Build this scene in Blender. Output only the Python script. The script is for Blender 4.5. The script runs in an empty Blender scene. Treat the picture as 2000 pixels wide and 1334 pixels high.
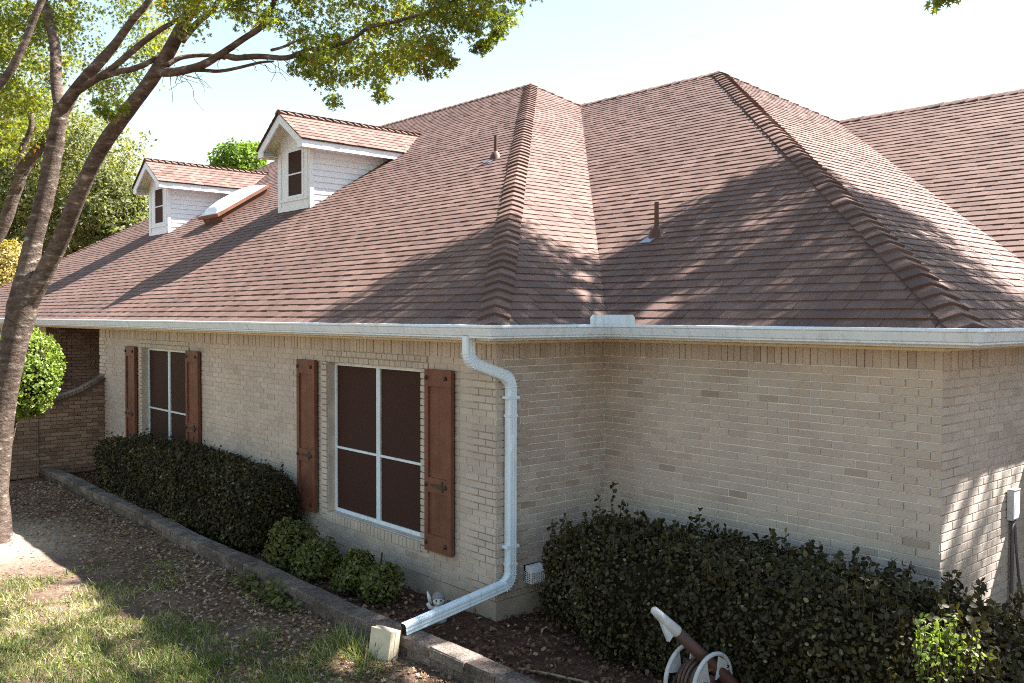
import bpy, math, random
import numpy as np
from mathutils import Vector, Matrix

random.seed(7); RNG = np.random.default_rng(7)
SC = bpy.context.scene
COL = SC.collection

# ------------------------------------------------------------------ camera
CAM = np.array([6.308, -5.44, 2.876]); FPX = 1750.2
YAW, PITCH, ROLL = math.radians(41.764), math.radians(1.601), math.radians(0.149)
_d = np.array([-math.cos(YAW)*math.cos(PITCH), math.sin(YAW)*math.cos(PITCH), -math.sin(PITCH)])
_r = np.array([math.sin(YAW), math.cos(YAW), 0.0]); _u = np.cross(_r, _d)
_r2 = _r*math.cos(ROLL)+_u*math.sin(ROLL); _u2 = -_r*math.sin(ROLL)+_u*math.cos(ROLL)
cam = bpy.data.cameras.new("camera"); cam.lens = FPX/2000*36; cam.sensor_width = 36; cam.clip_start = .05; cam.clip_end = 2000
cob = bpy.data.objects.new("camera", cam); COL.objects.link(cob)
cob.matrix_world = Matrix(((_r2[0], _u2[0], -_d[0], CAM[0]), (_r2[1], _u2[1], -_d[1], CAM[1]), (_r2[2], _u2[2], -_d[2], CAM[2]), (0, 0, 0, 1)))
SC.camera = cob
def at(px, py, depth):
    """world point that stands at a measured place and depth (metres along the view)"""
    return CAM + depth*(_d + _r2*(px-1000)/FPX - _u2*(py-667)/FPX)
def depth_of(P): return float((np.asarray(P)-CAM) @ _d)

# ------------------------------------------------------------------ light
SUN = np.array([-.30, -.56, -.77]); SUN = SUN/np.linalg.norm(SUN)
w = bpy.data.worlds.new("World"); SC.world = w; w.use_nodes = True
nt = w.node_tree; bg = nt.nodes["Background"]
sky = nt.nodes.new("ShaderNodeTexSky"); sky.sky_type = 'NISHITA'; sky.sun_disc = False
sky.sun_elevation = math.asin(-SUN[2]); sky.sun_rotation = math.atan2(-SUN[0], -SUN[1])
sky.air_density = 1.9; sky.dust_density = .7; sky.ozone_density = 1.0
nt.links.new(sky.outputs[0], bg.inputs[0]); bg.inputs[1].default_value = .05
sl = bpy.data.lights.new("sun", 'SUN'); sl.energy = 5.0; sl.angle = math.radians(.55); sl.color = (1, .965, .91)
so = bpy.data.objects.new("sun", sl); COL.objects.link(so); so.location = (10, 20, 30)
so.rotation_euler = Vector(SUN).to_track_quat('-Z', 'Y').to_euler()
SC.cycles.filter_width = 1.05; SC.cycles.use_denoising = False
SC.view_settings.view_transform = 'Standard'; SC.view_settings.look = 'None'
SC.view_settings.exposure = 2.36; SC.view_settings.gamma = 1.0; SC.view_settings.use_curve_mapping = False

# ------------------------------------------------------------------ materials
def mat(name, rough=.7, spec=.3):
    m = bpy.data.materials.new(name); m.use_nodes = True
    b = m.node_tree.nodes["Principled BSDF"]; b.inputs["Roughness"].default_value = rough
    b.inputs["Specular IOR Level"].default_value = spec
    return m, m.node_tree, b
def N(nt, t, **kw):
    n = nt.nodes.new(t)
    for k, v in kw.items():
        if k in n.inputs: n.inputs[k].default_value = v
        else: setattr(n, k, v)
    return n
def ramp(nt, stops):
    r = nt.nodes.new("ShaderNodeValToRGB"); e = r.color_ramp.elements
    e[0].position, e[0].color = stops[0][0], (*stops[0][1], 1); e[1].position, e[1].color = stops[-1][0], (*stops[-1][1], 1)
    for p, c in stops[1:-1]:
        q = e.new(p); q.color = (*c, 1)
    return r
def mixc(nt, a, b, fac, mode='MIX'):
    m = nt.nodes.new("ShaderNodeMix"); m.data_type = 'RGBA'; m.blend_type = mode
    for sock, v in ((m.inputs[6], a), (m.inputs[7], b), (m.inputs[0], fac)):
        if hasattr(v, 'type') and hasattr(v, 'is_linked'): nt.links.new(v, sock)
        elif isinstance(v, (int, float)): sock.default_value = v
        else: sock.default_value = (*v, 1)
    return m.outputs[2]
def noise(nt, scale, detail=4, rough=.6, coord='Object', vec=None):
    n = N(nt, "ShaderNodeTexNoise", Scale=scale, Detail=detail, Roughness=rough)
    if vec is None:
        tc = nt.nodes.new("ShaderNodeNewGeometry"); vec = tc.outputs["Position"]
    nt.links.new(vec, n.inputs["Vector"]); return n
def bump(nt, b, h, strength=.3, dist=.01):
    bp = nt.nodes.new("ShaderNodeBump"); bp.inputs["Strength"].default_value = strength; bp.inputs["Distance"].default_value = dist
    nt.links.new(h, bp.inputs["Height"]); nt.links.new(bp.outputs[0], b.inputs["Normal"])
def tinted(name, stops, rough=.8, spec=.2, grain=60, gstr=.35, big=1.2, bigstr=.3, bmp=.3, bdist=.004):
    """colour from the per-piece 'tint' attribute, broken up by noise at two scales"""
    m, nt, b = mat(name, rough, spec)
    a = nt.nodes.new("ShaderNodeAttribute"); a.attribute_name = "tint"
    r = ramp(nt, stops); nt.links.new(a.outputs["Fac"], r.inputs[0])
    n1 = noise(nt, grain, 3, .7); n2 = noise(nt, big, 4, .6)
    g1 = ramp(nt, [(.3, (1-gstr,)*3), (.7, (1+gstr*.5,)*3)]); nt.links.new(n1.outputs[0], g1.inputs[0])
    g2 = ramp(nt, [(.3, (1-bigstr,)*3), (.7, (1+bigstr*.5,)*3)]); nt.links.new(n2.outputs[0], g2.inputs[0])
    c = mixc(nt, r.outputs[0], g1.outputs[0], 1.0, 'MULTIPLY'); c = mixc(nt, c, g2.outputs[0], 1.0, 'MULTIPLY')
    nt.links.new(c, b.inputs["Base Color"]); bump(nt, b, n1.outputs[0], bmp, bdist)
    return m
def plain(name, col, rough=.6, spec=.3, var=.12, scale=8, grain=90, bmp=.1, metal=0):
    m, nt, b = mat(name, rough, spec); b.inputs["Metallic"].default_value = metal
    n1 = noise(nt, scale, 5, .65); n2 = noise(nt, grain, 2, .6)
    g = ramp(nt, [(.3, tuple(x*(1-var) for x in col)), (.7, tuple(min(1, x*(1+var*.6)) for x in col))]); nt.links.new(n1.outputs[0], g.inputs[0])
    nt.links.new(g.outputs[0], b.inputs["Base Color"]); bump(nt, b, n2.outputs[0], bmp, .003)
    return m
def leafmat(name, stops, trans=.35, rough=.5):
    m, nt, b = mat(name, rough, .2)
    a = nt.nodes.new("ShaderNodeAttribute"); a.attribute_name = "tint"
    r = ramp(nt, stops); nt.links.new(a.outputs["Fac"], r.inputs[0])
    nt.links.new(r.outputs[0], b.inputs["Base Color"])
    t = nt.nodes.new("ShaderNodeBsdfTranslucent")
    c = mixc(nt, r.outputs[0], (1.5, 1.5, .35), 1.0, 'MULTIPLY'); nt.links.new(c, t.inputs[0])
    mx = nt.nodes.new("ShaderNodeMixShader"); mx.inputs[0].default_value = trans
    nt.links.new(b.outputs[0], mx.inputs[1]); nt.links.new(t.outputs[0], mx.inputs[2])
    nt.links.new(mx.outputs[0], nt.nodes["Material Output"].inputs[0]); return m

M = {}
M['brick'] = tinted('beige_brick', [(0, (.56, .49, .425)), (.45, (.485, .41, .355)), (.75, (.40, .32, .27)), (1, (.33, .25, .21))], .9, .1, 160, .22, .9, .16, .5, .004)
def splash(m):
    nt = m.node_tree; b = nt.nodes["Principled BSDF"]; src = b.inputs["Base Color"].links[0].from_socket
    g = nt.nodes.new("ShaderNodeNewGeometry"); sx = nt.nodes.new("ShaderNodeSeparateXYZ"); nt.links.new(g.outputs["Position"], sx.inputs[0])
    n = noise(nt, 3.5, 5, .65); ad = N(nt, "ShaderNodeMath", operation='MULTIPLY_ADD'); ad.inputs[1].default_value = .55; nt.links.new(n.outputs[0], ad.inputs[0]); nt.links.new(sx.outputs[2], ad.inputs[2])
    mr = N(nt, "ShaderNodeMapRange"); mr.inputs[1].default_value = .42; mr.inputs[2].default_value = .85; mr.inputs[3].default_value = .55; mr.inputs[4].default_value = 0; nt.links.new(ad.outputs[0], mr.inputs[0])
    nt.links.new(mixc(nt, src, (.26, .19, .15), mr.outputs[0]), b.inputs["Base Color"])
splash(M['brick'])
M['mortar_white'] = plain('pale_mortar', (.66, .62, .56), .95, .05, .15, 5, 200, .3)
M['mortar'] = plain('mortar', (.50, .44, .39), .95, .05, .2, 5, 200, .3)
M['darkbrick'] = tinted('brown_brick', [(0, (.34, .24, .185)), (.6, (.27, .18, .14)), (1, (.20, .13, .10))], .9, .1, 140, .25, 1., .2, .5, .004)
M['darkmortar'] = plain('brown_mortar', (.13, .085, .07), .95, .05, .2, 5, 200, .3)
M['shingle'] = tinted('brown_shingle', [(0, (.105, .058, .047)), (.35, (.152, .090, .074)), (.7, (.210, .131, .108)), (1, (.28, .185, .156))], .72, .22, 220, .4, .55, .20, .6, .003)
M['deck'] = plain('roof_felt', (.07, .045, .04), .95, .05)
M['white'] = plain('white_paint', (.66, .76, .85), .42, .4, .05, 2.5, 60, .03)
def streaks(m):
    nt = m.node_tree; b = nt.nodes["Principled BSDF"]; src = b.inputs["Base Color"].links[0].from_socket
    g = nt.nodes.new("ShaderNodeNewGeometry"); mp = N(nt, "ShaderNodeMapping"); mp.inputs["Scale"].default_value = (9, 9, 1.2); nt.links.new(g.outputs["Position"], mp.inputs[0])
    n = noise(nt, 1.6, 6, .7, vec=mp.outputs[0]); r = ramp(nt, [(.5, (1, 1, 1)), (.75, (.74, .72, .66))]); nt.links.new(n.outputs[0], r.inputs[0])
    nt.links.new(mixc(nt, src, r.outputs[0], 1., 'MULTIPLY'), b.inputs["Base Color"])
streaks(M['white'])
M['cream'] = plain('bounce_cream', (.70, .66, .46), .6, .3, .08, 3, 60, .05)  # cream with the yellow of bounced light put into the colour
M['dormer_white'] = plain('dormer_white_paint', (.74, .79, .86), .55, .3, .05, 3, 40, .05)
M['screen'] = plain('brown_window_screen', (.044, .019, .015), .7, .15, .12, 30, 900, .15)
M['shutter'] = plain('stained_shutter_wood', (.155, .060, .036), .6, .3, .3, 6, 40, .25)
M['iron'] = plain('black_iron', (.035, .025, .022), .5, .4, .3, 12, 60, .2)
M['concrete'] = plain('foundation_concrete', (.40, .34, .275), .95, .08, .3, 3.5, 80, .4)
splash(M['concrete'])
M['stone'] = tinted('edging_stone', [(0, (.27, .225, .195)), (.5, (.19, .15, .13)), (1, (.12, .09, .078))], .95, .1, 45, .65, 5, .5, .9, .012)
M['pipe'] = plain('brown_vent_pipe', (.10, .045, .03), .5, .35, .2, 8, 60, .1)
M['lead'] = plain('lead_flashing', (.33, .38, .46), .45, .5, .2, 10, 60, .15, .4)
M['copper'] = plain('copper_frame', (.20, .085, .046), .5, .4, .3, 6, 60, .1, .0)
M['dome'] = plain('white_acrylic_dome', (.80, .82, .84), .18, .5, .04, 3, 40, .02)
M['boxgrey'] = plain('grey_metal_box', (.50, .52, .55), .5, .4, .1, 6, 60, .08)
M['cable'] = plain('dark_cable', (.11, .09, .09), .6, .3)
M['vent'] = plain('white_vent_plastic', (.75, .76, .80), .5, .4, .05)
M['blk'] = plain('black_recess', (.02, .015, .015), .9, .1)
M['splash'] = plain('cream_concrete_block', (.60, .51, .38), .9, .1, .15, 14, 80, .4)
M['reelwhite'] = plain('grey_white_plastic', (.46, .46, .47), .5, .4, .25, 14)
M['reelbrown'] = plain('brown_plastic', (.075, .034, .028), .55, .35, .12, 10)
M['hose'] = plain('brown_hose', (.11, .062, .045), .5, .4, .2, 10)
M['hoseyellow'] = plain('dull_yellow_hose', (.30, .24, .13), .5, .4, .2, 10)
M['fig'] = plain('weathered_figurine', (.55, .54, .54), .7, .3, .25, 25, 60, .3)
M['figdark'] = plain('figurine_grey_cap', (.22, .20, .20), .7, .3, .3, 30)
M['mulch'] = tinted('bark_mulch', [(0, (.16, .085, .06)), (1, (.06, .033, .025))], .98, .05, 45, .55, 2.5, .35, .9, .02)
M['litter'] = leafmat('fallen_leaves', [(0, (.09, .045, .028)), (.5, (.20, .115, .07)), (.85, (.40, .28, .19)), (1, (.58, .49, .38))], .1, .8)
M['grass'] = leafmat('grass_blades', [(0, (.065, .10, .024)), (.45, (.14, .175, .05)), (.72, (.29, .28, .13)), (1, (.50, .45, .30))], .3, .6)
M['oakleaf'] = leafmat('oak_leaves', [(0, (.06, .085, .02)), (.5, (.14, .17, .04)), (.9, (.24, .26, .06)), (1, (.26, .12, .03))], .55, .4)
M['bgleaf'] = leafmat('far_tree_leaves', [(0, (.07, .085, .035)), (.5, (.16, .175, .075)), (1, (.29, .28, .14))], .4, .6)
M['pineleaf'] = leafmat('bright_tree_leaves', [(0, (.06, .11, .02)), (.5, (.14, .22, .035)), (1, (.26, .33, .06))], .35, .6)
M['yelleaf'] = leafmat('yellow_tree_leaves', [(0, (.22, .17, .06)), (.5, (.36, .29, .11)), (1, (.5, .42, .2))], .3, .6)
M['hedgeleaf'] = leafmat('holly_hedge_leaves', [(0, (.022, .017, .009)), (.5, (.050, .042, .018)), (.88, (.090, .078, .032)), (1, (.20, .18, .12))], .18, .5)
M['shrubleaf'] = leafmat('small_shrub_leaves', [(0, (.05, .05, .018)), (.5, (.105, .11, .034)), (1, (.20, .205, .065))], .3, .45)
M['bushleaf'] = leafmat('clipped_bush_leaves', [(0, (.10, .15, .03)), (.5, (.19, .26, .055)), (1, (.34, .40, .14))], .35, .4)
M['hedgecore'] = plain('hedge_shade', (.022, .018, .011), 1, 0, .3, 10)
M['twig'] = plain('twig_wood', (.11, .075, .055), .9, .1, .3, 12)

def bark():
    m, nt, b = mat('oak_bark', .92, .1)
    g = nt.nodes.new("ShaderNodeNewGeometry"); mp = N(nt, "ShaderNodeMapping"); mp.inputs["Scale"].default_value = (2.4, 2.4, 6)
    nt.links.new(g.outputs["Position"], mp.inputs[0])
    n1 = noise(nt, 2.6, 5, .62, vec=mp.outputs[0]); n2 = noise(nt, 30, 5, .7); n3 = noise(nt, 1.3, 3, .5)
    r = ramp(nt, [(.32, (.065, .046, .038)), (.5, (.13, .097, .08)), (.60, (.175, .135, .112)), (.65, (.36, .31, .26)), (.80, (.45, .40, .34))]); nt.links.new(n1.outputs[0], r.inputs[0])
    g2 = ramp(nt, [(.3, (.62,)*3), (.7, (1.15,)*3)]); nt.links.new(n2.outputs[0], g2.inputs[0])
    g3 = ramp(nt, [(.35, (.75, .72, .7)), (.65, (1.15, 1.15, 1.12))]); nt.links.new(n3.outputs[0], g3.inputs[0])
    c = mixc(nt, r.outputs[0], g2.outputs[0], 1., 'MULTIPLY'); c = mixc(nt, c, g3.outputs[0], 1., 'MULTIPLY')
    nt.links.new(c, b.inputs["Base Color"])
    ad = N(nt, "ShaderNodeMath", operation='ADD'); nt.links.new(n1.outputs[0], ad.inputs[0]); nt.links.new(n2.outputs[0], ad.inputs[1])
    bump(nt, b, ad.outputs[0], .9, .025); return m
M['bark'] = bark()
def soil():
    m, nt, b = mat('lawn_soil', .97, .05)
    n1 = noise(nt, .9, 6, .65); n2 = noise(nt, 22, 5, .75); n3 = noise(nt, 4, 4, .6)
    r0 = ramp(nt, [(.3, (.10, .060, .044)), (.5, (.165, .108, .080)), (.7, (.26, .19, .14))]); nt.links.new(n1.outputs[0], r0.inputs[0])
    # bare soil painted paler round the foot of the oak, for its sunlit patch
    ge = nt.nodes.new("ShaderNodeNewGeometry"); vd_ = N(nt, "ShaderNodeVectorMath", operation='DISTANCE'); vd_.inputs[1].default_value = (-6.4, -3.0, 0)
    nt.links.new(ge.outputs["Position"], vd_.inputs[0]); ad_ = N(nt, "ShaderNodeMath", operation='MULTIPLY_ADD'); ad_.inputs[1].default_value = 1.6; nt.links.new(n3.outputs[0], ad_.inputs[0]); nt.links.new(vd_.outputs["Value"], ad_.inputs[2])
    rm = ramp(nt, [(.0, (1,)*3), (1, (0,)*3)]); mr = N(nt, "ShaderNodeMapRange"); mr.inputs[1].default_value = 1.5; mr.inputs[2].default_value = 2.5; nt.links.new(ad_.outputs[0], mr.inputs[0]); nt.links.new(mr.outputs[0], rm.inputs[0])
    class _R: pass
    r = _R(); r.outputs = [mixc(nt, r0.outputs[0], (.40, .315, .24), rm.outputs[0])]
    g = ramp(nt, [(.3, (.5,)*3), (.7, (1.25,)*3)]); nt.links.new(n2.outputs[0], g.inputs[0])
    g3 = ramp(nt, [(.35, (.8,)*3), (.65, (1.1,)*3)]); nt.links.new(n3.outputs[0], g3.inputs[0])
    c = mixc(nt, r.outputs[0], g.outputs[0], 1., 'MULTIPLY'); c = mixc(nt, c, g3.outputs[0], 1., 'MULTIPLY')
    nt.links.new(c, b.inputs["Base Color"]); bump(nt, b, n2.outputs[0], .9, .03); return m
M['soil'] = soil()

# ------------------------------------------------------------------ mesh helpers
class MB:
    def __init__(s): s.v = []; s.f = []; s.t = []
    def quad(s, a, b, c, d, t=.5):
        n = len(s.v); s.v += [tuple(a), tuple(b), tuple(c), tuple(d)]; s.f.append((n, n+1, n+2, n+3)); s.t.append(t)
    def poly(s, pts, t=.5):
        n = len(s.v); s.v += [tuple(p) for p in pts]; s.f.append(tuple(range(n, n+len(pts)))); s.t.append(t)
    def hexa(s, P, t=.5, faces=((0, 3, 2, 1), (4, 5, 6, 7), (0, 1, 5, 4), (1, 2, 6, 5), (2, 3, 7, 6), (3, 0, 4, 7))):
        n = len(s.v); s.v += [tuple(p) for p in P]
        for f in faces: s.f.append(tuple(n+i for i in f)); s.t.append(t)
    def box(s, x0, x1, y0, y1, z0, z1, t=.5):
        s.hexa([(x0, y0, z0), (x1, y0, z0), (x1, y1, z0), (x0, y1, z0), (x0, y0, z1), (x1, y0, z1), (x1, y1, z1), (x0, y1, z1)], t)
    def tube(s, pts, rads, seg=8, t=.5, cap=True, jit=0):
        pts = [np.asarray(p, float) for p in pts]; rings = []; prev = None
        for i, p in enumerate(pts):
            tg = pts[min(i+1, len(pts)-1)]-pts[max(i-1, 0)]; tg = tg/(np.linalg.norm(tg)+1e-9)
            if prev is None:
                a = np.array([1., 0, 0]) if abs(tg[0]) < .8 else np.array([0, 1., 0])
            else: a = prev
            a = a-tg*(a@tg); a /= np.linalg.norm(a)+1e-9; prev = a; b = np.cross(tg, a)
            n = len(s.v); r = rads[i] if hasattr(rads, '__len__') else rads
            for k in range(seg):
                an = 2*math.pi*k/seg; rr = r*(1+(random.uniform(-jit, jit) if jit else 0))
                s.v.append(tuple(p+rr*(math.cos(an)*a+math.sin(an)*b)))
            rings.append(n)
        for i in range(len(rings)-1):
            for k in range(seg):
                k2 = (k+1) % seg; s.f.append((rings[i]+k, rings[i]+k2, rings[i+1]+k2, rings[i+1]+k)); s.t.append(t)
        if cap:
            s.f.append(tuple(rings[0]+k for k in reversed(range(seg)))); s.t.append(t)
            s.f.append(tuple(rings[-1]+k for k in range(seg))); s.t.append(t)
    def mesh(s, name, m, smooth=False):
        me = bpy.data.meshes.new(name); me.from_pydata(s.v, [], s.f)
        at_ = me.attributes.new("tint", 'FLOAT', 'FACE'); at_.data.foreach_set("value", np.array(s.t, np.float32))
        me.materials.append(M[m] if isinstance(m, str) else m)
        if smooth: me.polygons.foreach_set("use_smooth", [True]*len(me.polygons))
        me.update(); return me
WLOC = {}
def link(ob, parent=None, wloc=(0, 0, 0)):
    COL.objects.link(ob)
    if parent is not None:
        ob.parent = parent; ob.matrix_parent_inverse = Matrix.Translation(-Vector(WLOC.get(parent.name, (0, 0, 0))))
    return ob
def add(name, mb, m, parent=None, smooth=False, kind=None, label=None, cat=None, group=None):
    me = mb.mesh(name, m, smooth) if isinstance(mb, MB) else mb
    ob = bpy.data.objects.new(name, me); link(ob, parent)
    tag(ob, label, cat, group, kind); return ob
def tag(o, label=None, cat=None, group=None, kind=None):
    for k, v in (('label', label), ('category', cat), ('group', group), ('kind', kind)):
        if v: o[k] = v
def thing(name, label, cat, loc=(0, 0, 0), group=None):
    o = bpy.data.objects.new(name, None); o.location = loc; COL.objects.link(o); WLOC[o.name] = loc; o.empty_display_size = .2
    tag(o, label, cat, group); return o
def place(name, me, mw, parent):
    ob = bpy.data.objects.new(name, me); COL.objects.link(ob); ob.parent = parent
    ob.matrix_parent_inverse = Matrix.Translation(-Vector(WLOC.get(parent.name, (0, 0, 0)))); ob.matrix_basis = mw; return ob
def numesh(name, V, F, T, m, smooth=False):
    """mesh from arrays: V (n,3), F (k, corners), T per-face tint"""
    me = bpy.data.meshes.new(name); k, c = F.shape
    me.vertices.add(len(V)); me.vertices.foreach_set("co", V.astype(np.float32).ravel())
    me.loops.add(k*c); me.loops.foreach_set("vertex_index", F.astype(np.int32).ravel())
    me.polygons.add(k); me.polygons.foreach_set("loop_start", np.arange(0, k*c, c, dtype=np.int32))
    me.polygons.foreach_set("loop_total", np.full(k, c, np.int32))
    if smooth: me.polygons.foreach_set("use_smooth", np.ones(k, bool))
    a = me.attributes.new("tint", 'FLOAT', 'FACE'); a.data.foreach_set("value", T.astype(np.float32))
    me.materials.append(M[m]); me.update(calc_edges=True); me.validate(); return me
LEAF = {
 'oval': (np.array([[0, 0, 0], [.32, .28, .05], [.30, .68, .04], [0, 1, -.06], [-.30, .68, .04], [-.32, .28, .05]], float), np.array([[0, 1, 2, 3], [0, 3, 4, 5]])),
 'diamond': (np.array([[0, 0, 0], [.32, .45, .08], [0, 1, -.08], [-.32, .45, .08]], float), np.array([[0, 1, 2, 3]])),
 'oak': (np.array([[0, 0, 0], [.08, .22, .02], [.38, .34, .03], [.07, .45, 0], [.44, .72, .02], [.08, .66, 0], [0, 1, -.05], [-.08, .66, 0], [-.44, .72, .02], [-.07, .45, 0], [-.38, .34, .03], [-.08, .22, .02]], float),
         np.array([[0, 1, 11, 11], [1, 2, 3, 3], [1, 3, 9, 11], [11, 9, 10, 10], [3, 4, 5, 5], [3, 5, 7, 9], [9, 7, 8, 8], [5, 6, 7, 7]])),
 'blade': (np.array([[-.5, 0, 0], [.5, 0, 0], [.3, .6, .12], [-.3, .6, .12], [0, 1, .45]], float), np.array([[0, 1, 2, 3], [3, 2, 4, 4]])),
}
def leaves(name, shape, P, nrm, size, tint, m, spread=.7, parent=None, width=1.0, up=None, **kw):
    """n leaves at P, roughly facing nrm"""
    n = len(P); L, F = LEAF[shape]; P = np.asarray(P, float)
    z = np.asarray(nrm, float)+RNG.normal(0, spread, (n, 3)); z /= np.linalg.norm(z, axis=1)[:, None]+1e-9
    a = RNG.normal(0, 1, (n, 3))
    if up is not None: a = a*.45+np.asarray(up)
    y = a-z*np.sum(a*z, 1)[:, None]; y /= np.linalg.norm(y, axis=1)[:, None]+1e-9; x = np.cross(y, z)
    s = np.asarray(size).reshape(-1, 1)*np.ones((n, 1))
    V = P[:, None, :]+(x[:, None, :]*L[None, :, 0:1]*width+y[:, None, :]*L[None, :, 1:2]+z[:, None, :]*L[None, :, 2:3])*s[:, None, :]
    F2 = (F[None]+(np.arange(n)*len(L))[:, None, None]).reshape(-1, F.shape[1])
    T = np.repeat(tint, len(F)); V = V.reshape(-1, 3)
    # degenerate quads (last corner repeated) become triangles
    tri = F2[:, 2] == F2[:, 3]
    me = bpy.data.meshes.new(name); q = F2[~tri]; t3 = F2[tri][:, :3]
    loops = np.concatenate([q.ravel(), t3.ravel()]); tot = np.concatenate([np.full(len(q), 4), np.full(len(t3), 3)])
    st = np.concatenate([[0], np.cumsum(tot)[:-1]]); TT = np.concatenate([T[~tri], T[tri]])
    me.vertices.add(len(V)); me.vertices.foreach_set("co", V.astype(np.float32).ravel())
    me.loops.add(len(loops)); me.loops.foreach_set("vertex_index", loops.astype(np.int32))
    me.polygons.add(len(tot)); me.polygons.foreach_set("loop_start", st.astype(np.int32)); me.polygons.foreach_set("loop_total", tot.astype(np.int32))
    at_ = me.attributes.new("tint", 'FLOAT', 'FACE'); at_.data.foreach_set("value", TT.astype(np.float32))
    me.materials.append(M[m]); me.update(calc_edges=True)
    return add(name, me, m, parent, **kw)
def fnoise(P, f, seed=0):
    """cheap smooth noise in about -1..1"""
    P = np.asarray(P, float)*f; r = np.random.default_rng(seed); out = 0
    for k in range(5):
        d = r.normal(0, 1, 3); out = out+np.sin(P@d+r.uniform(0, 6.28))*(1 if k < 3 else .6)
    return out/3.2

# ------------------------------------------------------------------ measured plan of the house
LX, LY, L2 = 3.431, 1.486, 4.565          # inner corners of the stepped front
XE, XR0, XR1 = -25.8, -15.05, -11.39      # far eave corner, recess
OV, ZE, PM = .35, 2.80, .624              # eave overhang, eave height, roof pitch
S1, S1X, S2, S3 = 8.08, 8.20, 7.344, 5.899
ZR1 = ZE+PM*S1; PMB = PM*S1/S1X; ZR2 = ZE+PM*S2; ZR3 = ZE+PM*S3
P1 = np.array([OV-S1X, -OV+S1, ZR1]); PL = np.array([XE+S1, -OV+S1, ZR1])
VA = np.array([OV-(ZR2-ZE)/PMB, LY-OV+S2, ZR2]); P2 = np.array([LX+OV-S2, LY-OV+S2, ZR2])
VB = np.array([LX+OV-S3, L2-OV+S3, ZR3]); XEND = 13.0
Z0, CH, NC = .208, .0687, 33              # foundation top, brick course, courses
ZS = Z0+CH*NC; ZF = 2.625                 # soldier course bottom, frieze bottom

# ------------------------------------------------------------------ ground
def ground_sheet(name, x0, x1, y0, y1, step, amp, z, m, kind='structure', f=3.0):
    xs = np.arange(x0, x1+step/2, step); ys = np.arange(y0, y1+step/2, step)
    X, Y = np.meshgrid(xs, ys); P = np.stack([X, Y, 0*X], -1).reshape(-1, 3)
    Z = z+amp*fnoise(P, f, 3)+amp*.6*fnoise(P, f*2.7, 4); P[:, 2] = Z
    nx = len(xs); i = np.arange((len(ys)-1)*nx).reshape(-1, nx)[:, :-1].ravel()
    F = np.stack([i, i+1, i+nx+1, i+nx], 1)
    return add(name, numesh(name, P, F, np.full(len(F), .5), m, True), m, kind=kind)
g = MB(); g.quad((-700, -700, -.035), (700, -700, -.035), (700, 700, -.035), (-700, 700, -.035))
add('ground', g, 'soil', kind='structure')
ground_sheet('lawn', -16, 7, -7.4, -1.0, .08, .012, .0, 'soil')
ground_sheet('mulch_bed', -10.94, 9, -.98, 1.6, .06, .016, .012, 'mulch', f=5)
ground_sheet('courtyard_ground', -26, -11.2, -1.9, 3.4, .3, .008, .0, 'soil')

# ------------------------------------------------------------------ house
house = thing('brick_house', 'beige brick house with brown shingle hip roof, white gutters and two dormers', 'house', (-5, 0, 0))
brick_pool = []      # (size on screen, wall part, matrix, tint, box)
def brick_variants(m, nm='brick'):
    out = []
    for t in np.linspace(0, 1, 9):
        b = MB(); e = .06
        P = []
        for z, k in ((0, 1), (1, 1)):
            P += [(-.5, -1 if 0 else 0, z-.5)]
        # unit brick: x -.5..5, front at y=-1 with slightly eased edge, z -.5..5
        fx, fz = .485, .45
        back = [(-.5, 0, -.5), (.5, 0, -.5), (.5, 0, .5), (-.5, 0, .5)]
        mid = [(-.5, -.75, -.5), (.5, -.75, -.5), (.5, -.75, .5), (-.5, -.75, .5)]
        fr = [(-fx, -1, -fz), (fx, -1, -fz), (fx, -1, fz), (-fx, -1, fz)]
        b.v = back+mid+fr
        for k in range(4):
            j = (k+1) % 4; b.f += [(k, j, 4+j, 4+k), (4+k, 4+j, 8+j, 8+k)]
        b.f.append((8, 9, 10, 11)); b.t = [t]*len(b.f)
        out.append(b.mesh(nm, m))
    return out
BRICKS = brick_variants('brick'); BV = np.array([v.co[:] for v in BRICKS[0].vertices]); BF = [tuple(p.vertices) for p in BRICKS[0].polygons]
def frame(o, ud, nd):
    """matrix: local x along the wall, local -y outwards, z up"""
    ud, nd = Vector(ud), Vector(nd); z = Vector((0, 0, 1))
    return Matrix(((ud.x, -nd.x, z.x, o[0]), (ud.y, -nd.y, z.y, o[1]), (ud.z, -nd.z, z.z, o[2]), (0, 0, 0, 1)))
def put_brick(lst, F, u0, u1, z0, z1, prot, t, jig=.0012):
    c = Matrix.Translation(((u0+u1)/2+random.gauss(0, jig), .0, (z0+z1)/2+random.gauss(0, jig*.6)))
    rot = Matrix.Rotation(random.gauss(0, .004), 4, 'Y')
    lst.append((F @ c @ rot @ Matrix.Diagonal((u1-u0, max(.002, prot+random.gauss(0, .0012)), z1-z0, 1)), t))
def in_open(u0, u1, z0, z1, opens):
    for a, b, c, d in opens:
        if u0 < b-.004 and u1 > a+.004 and z0 < d-.004 and z1 > c+.004: return (a, b)
    return None
J = .0095
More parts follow.
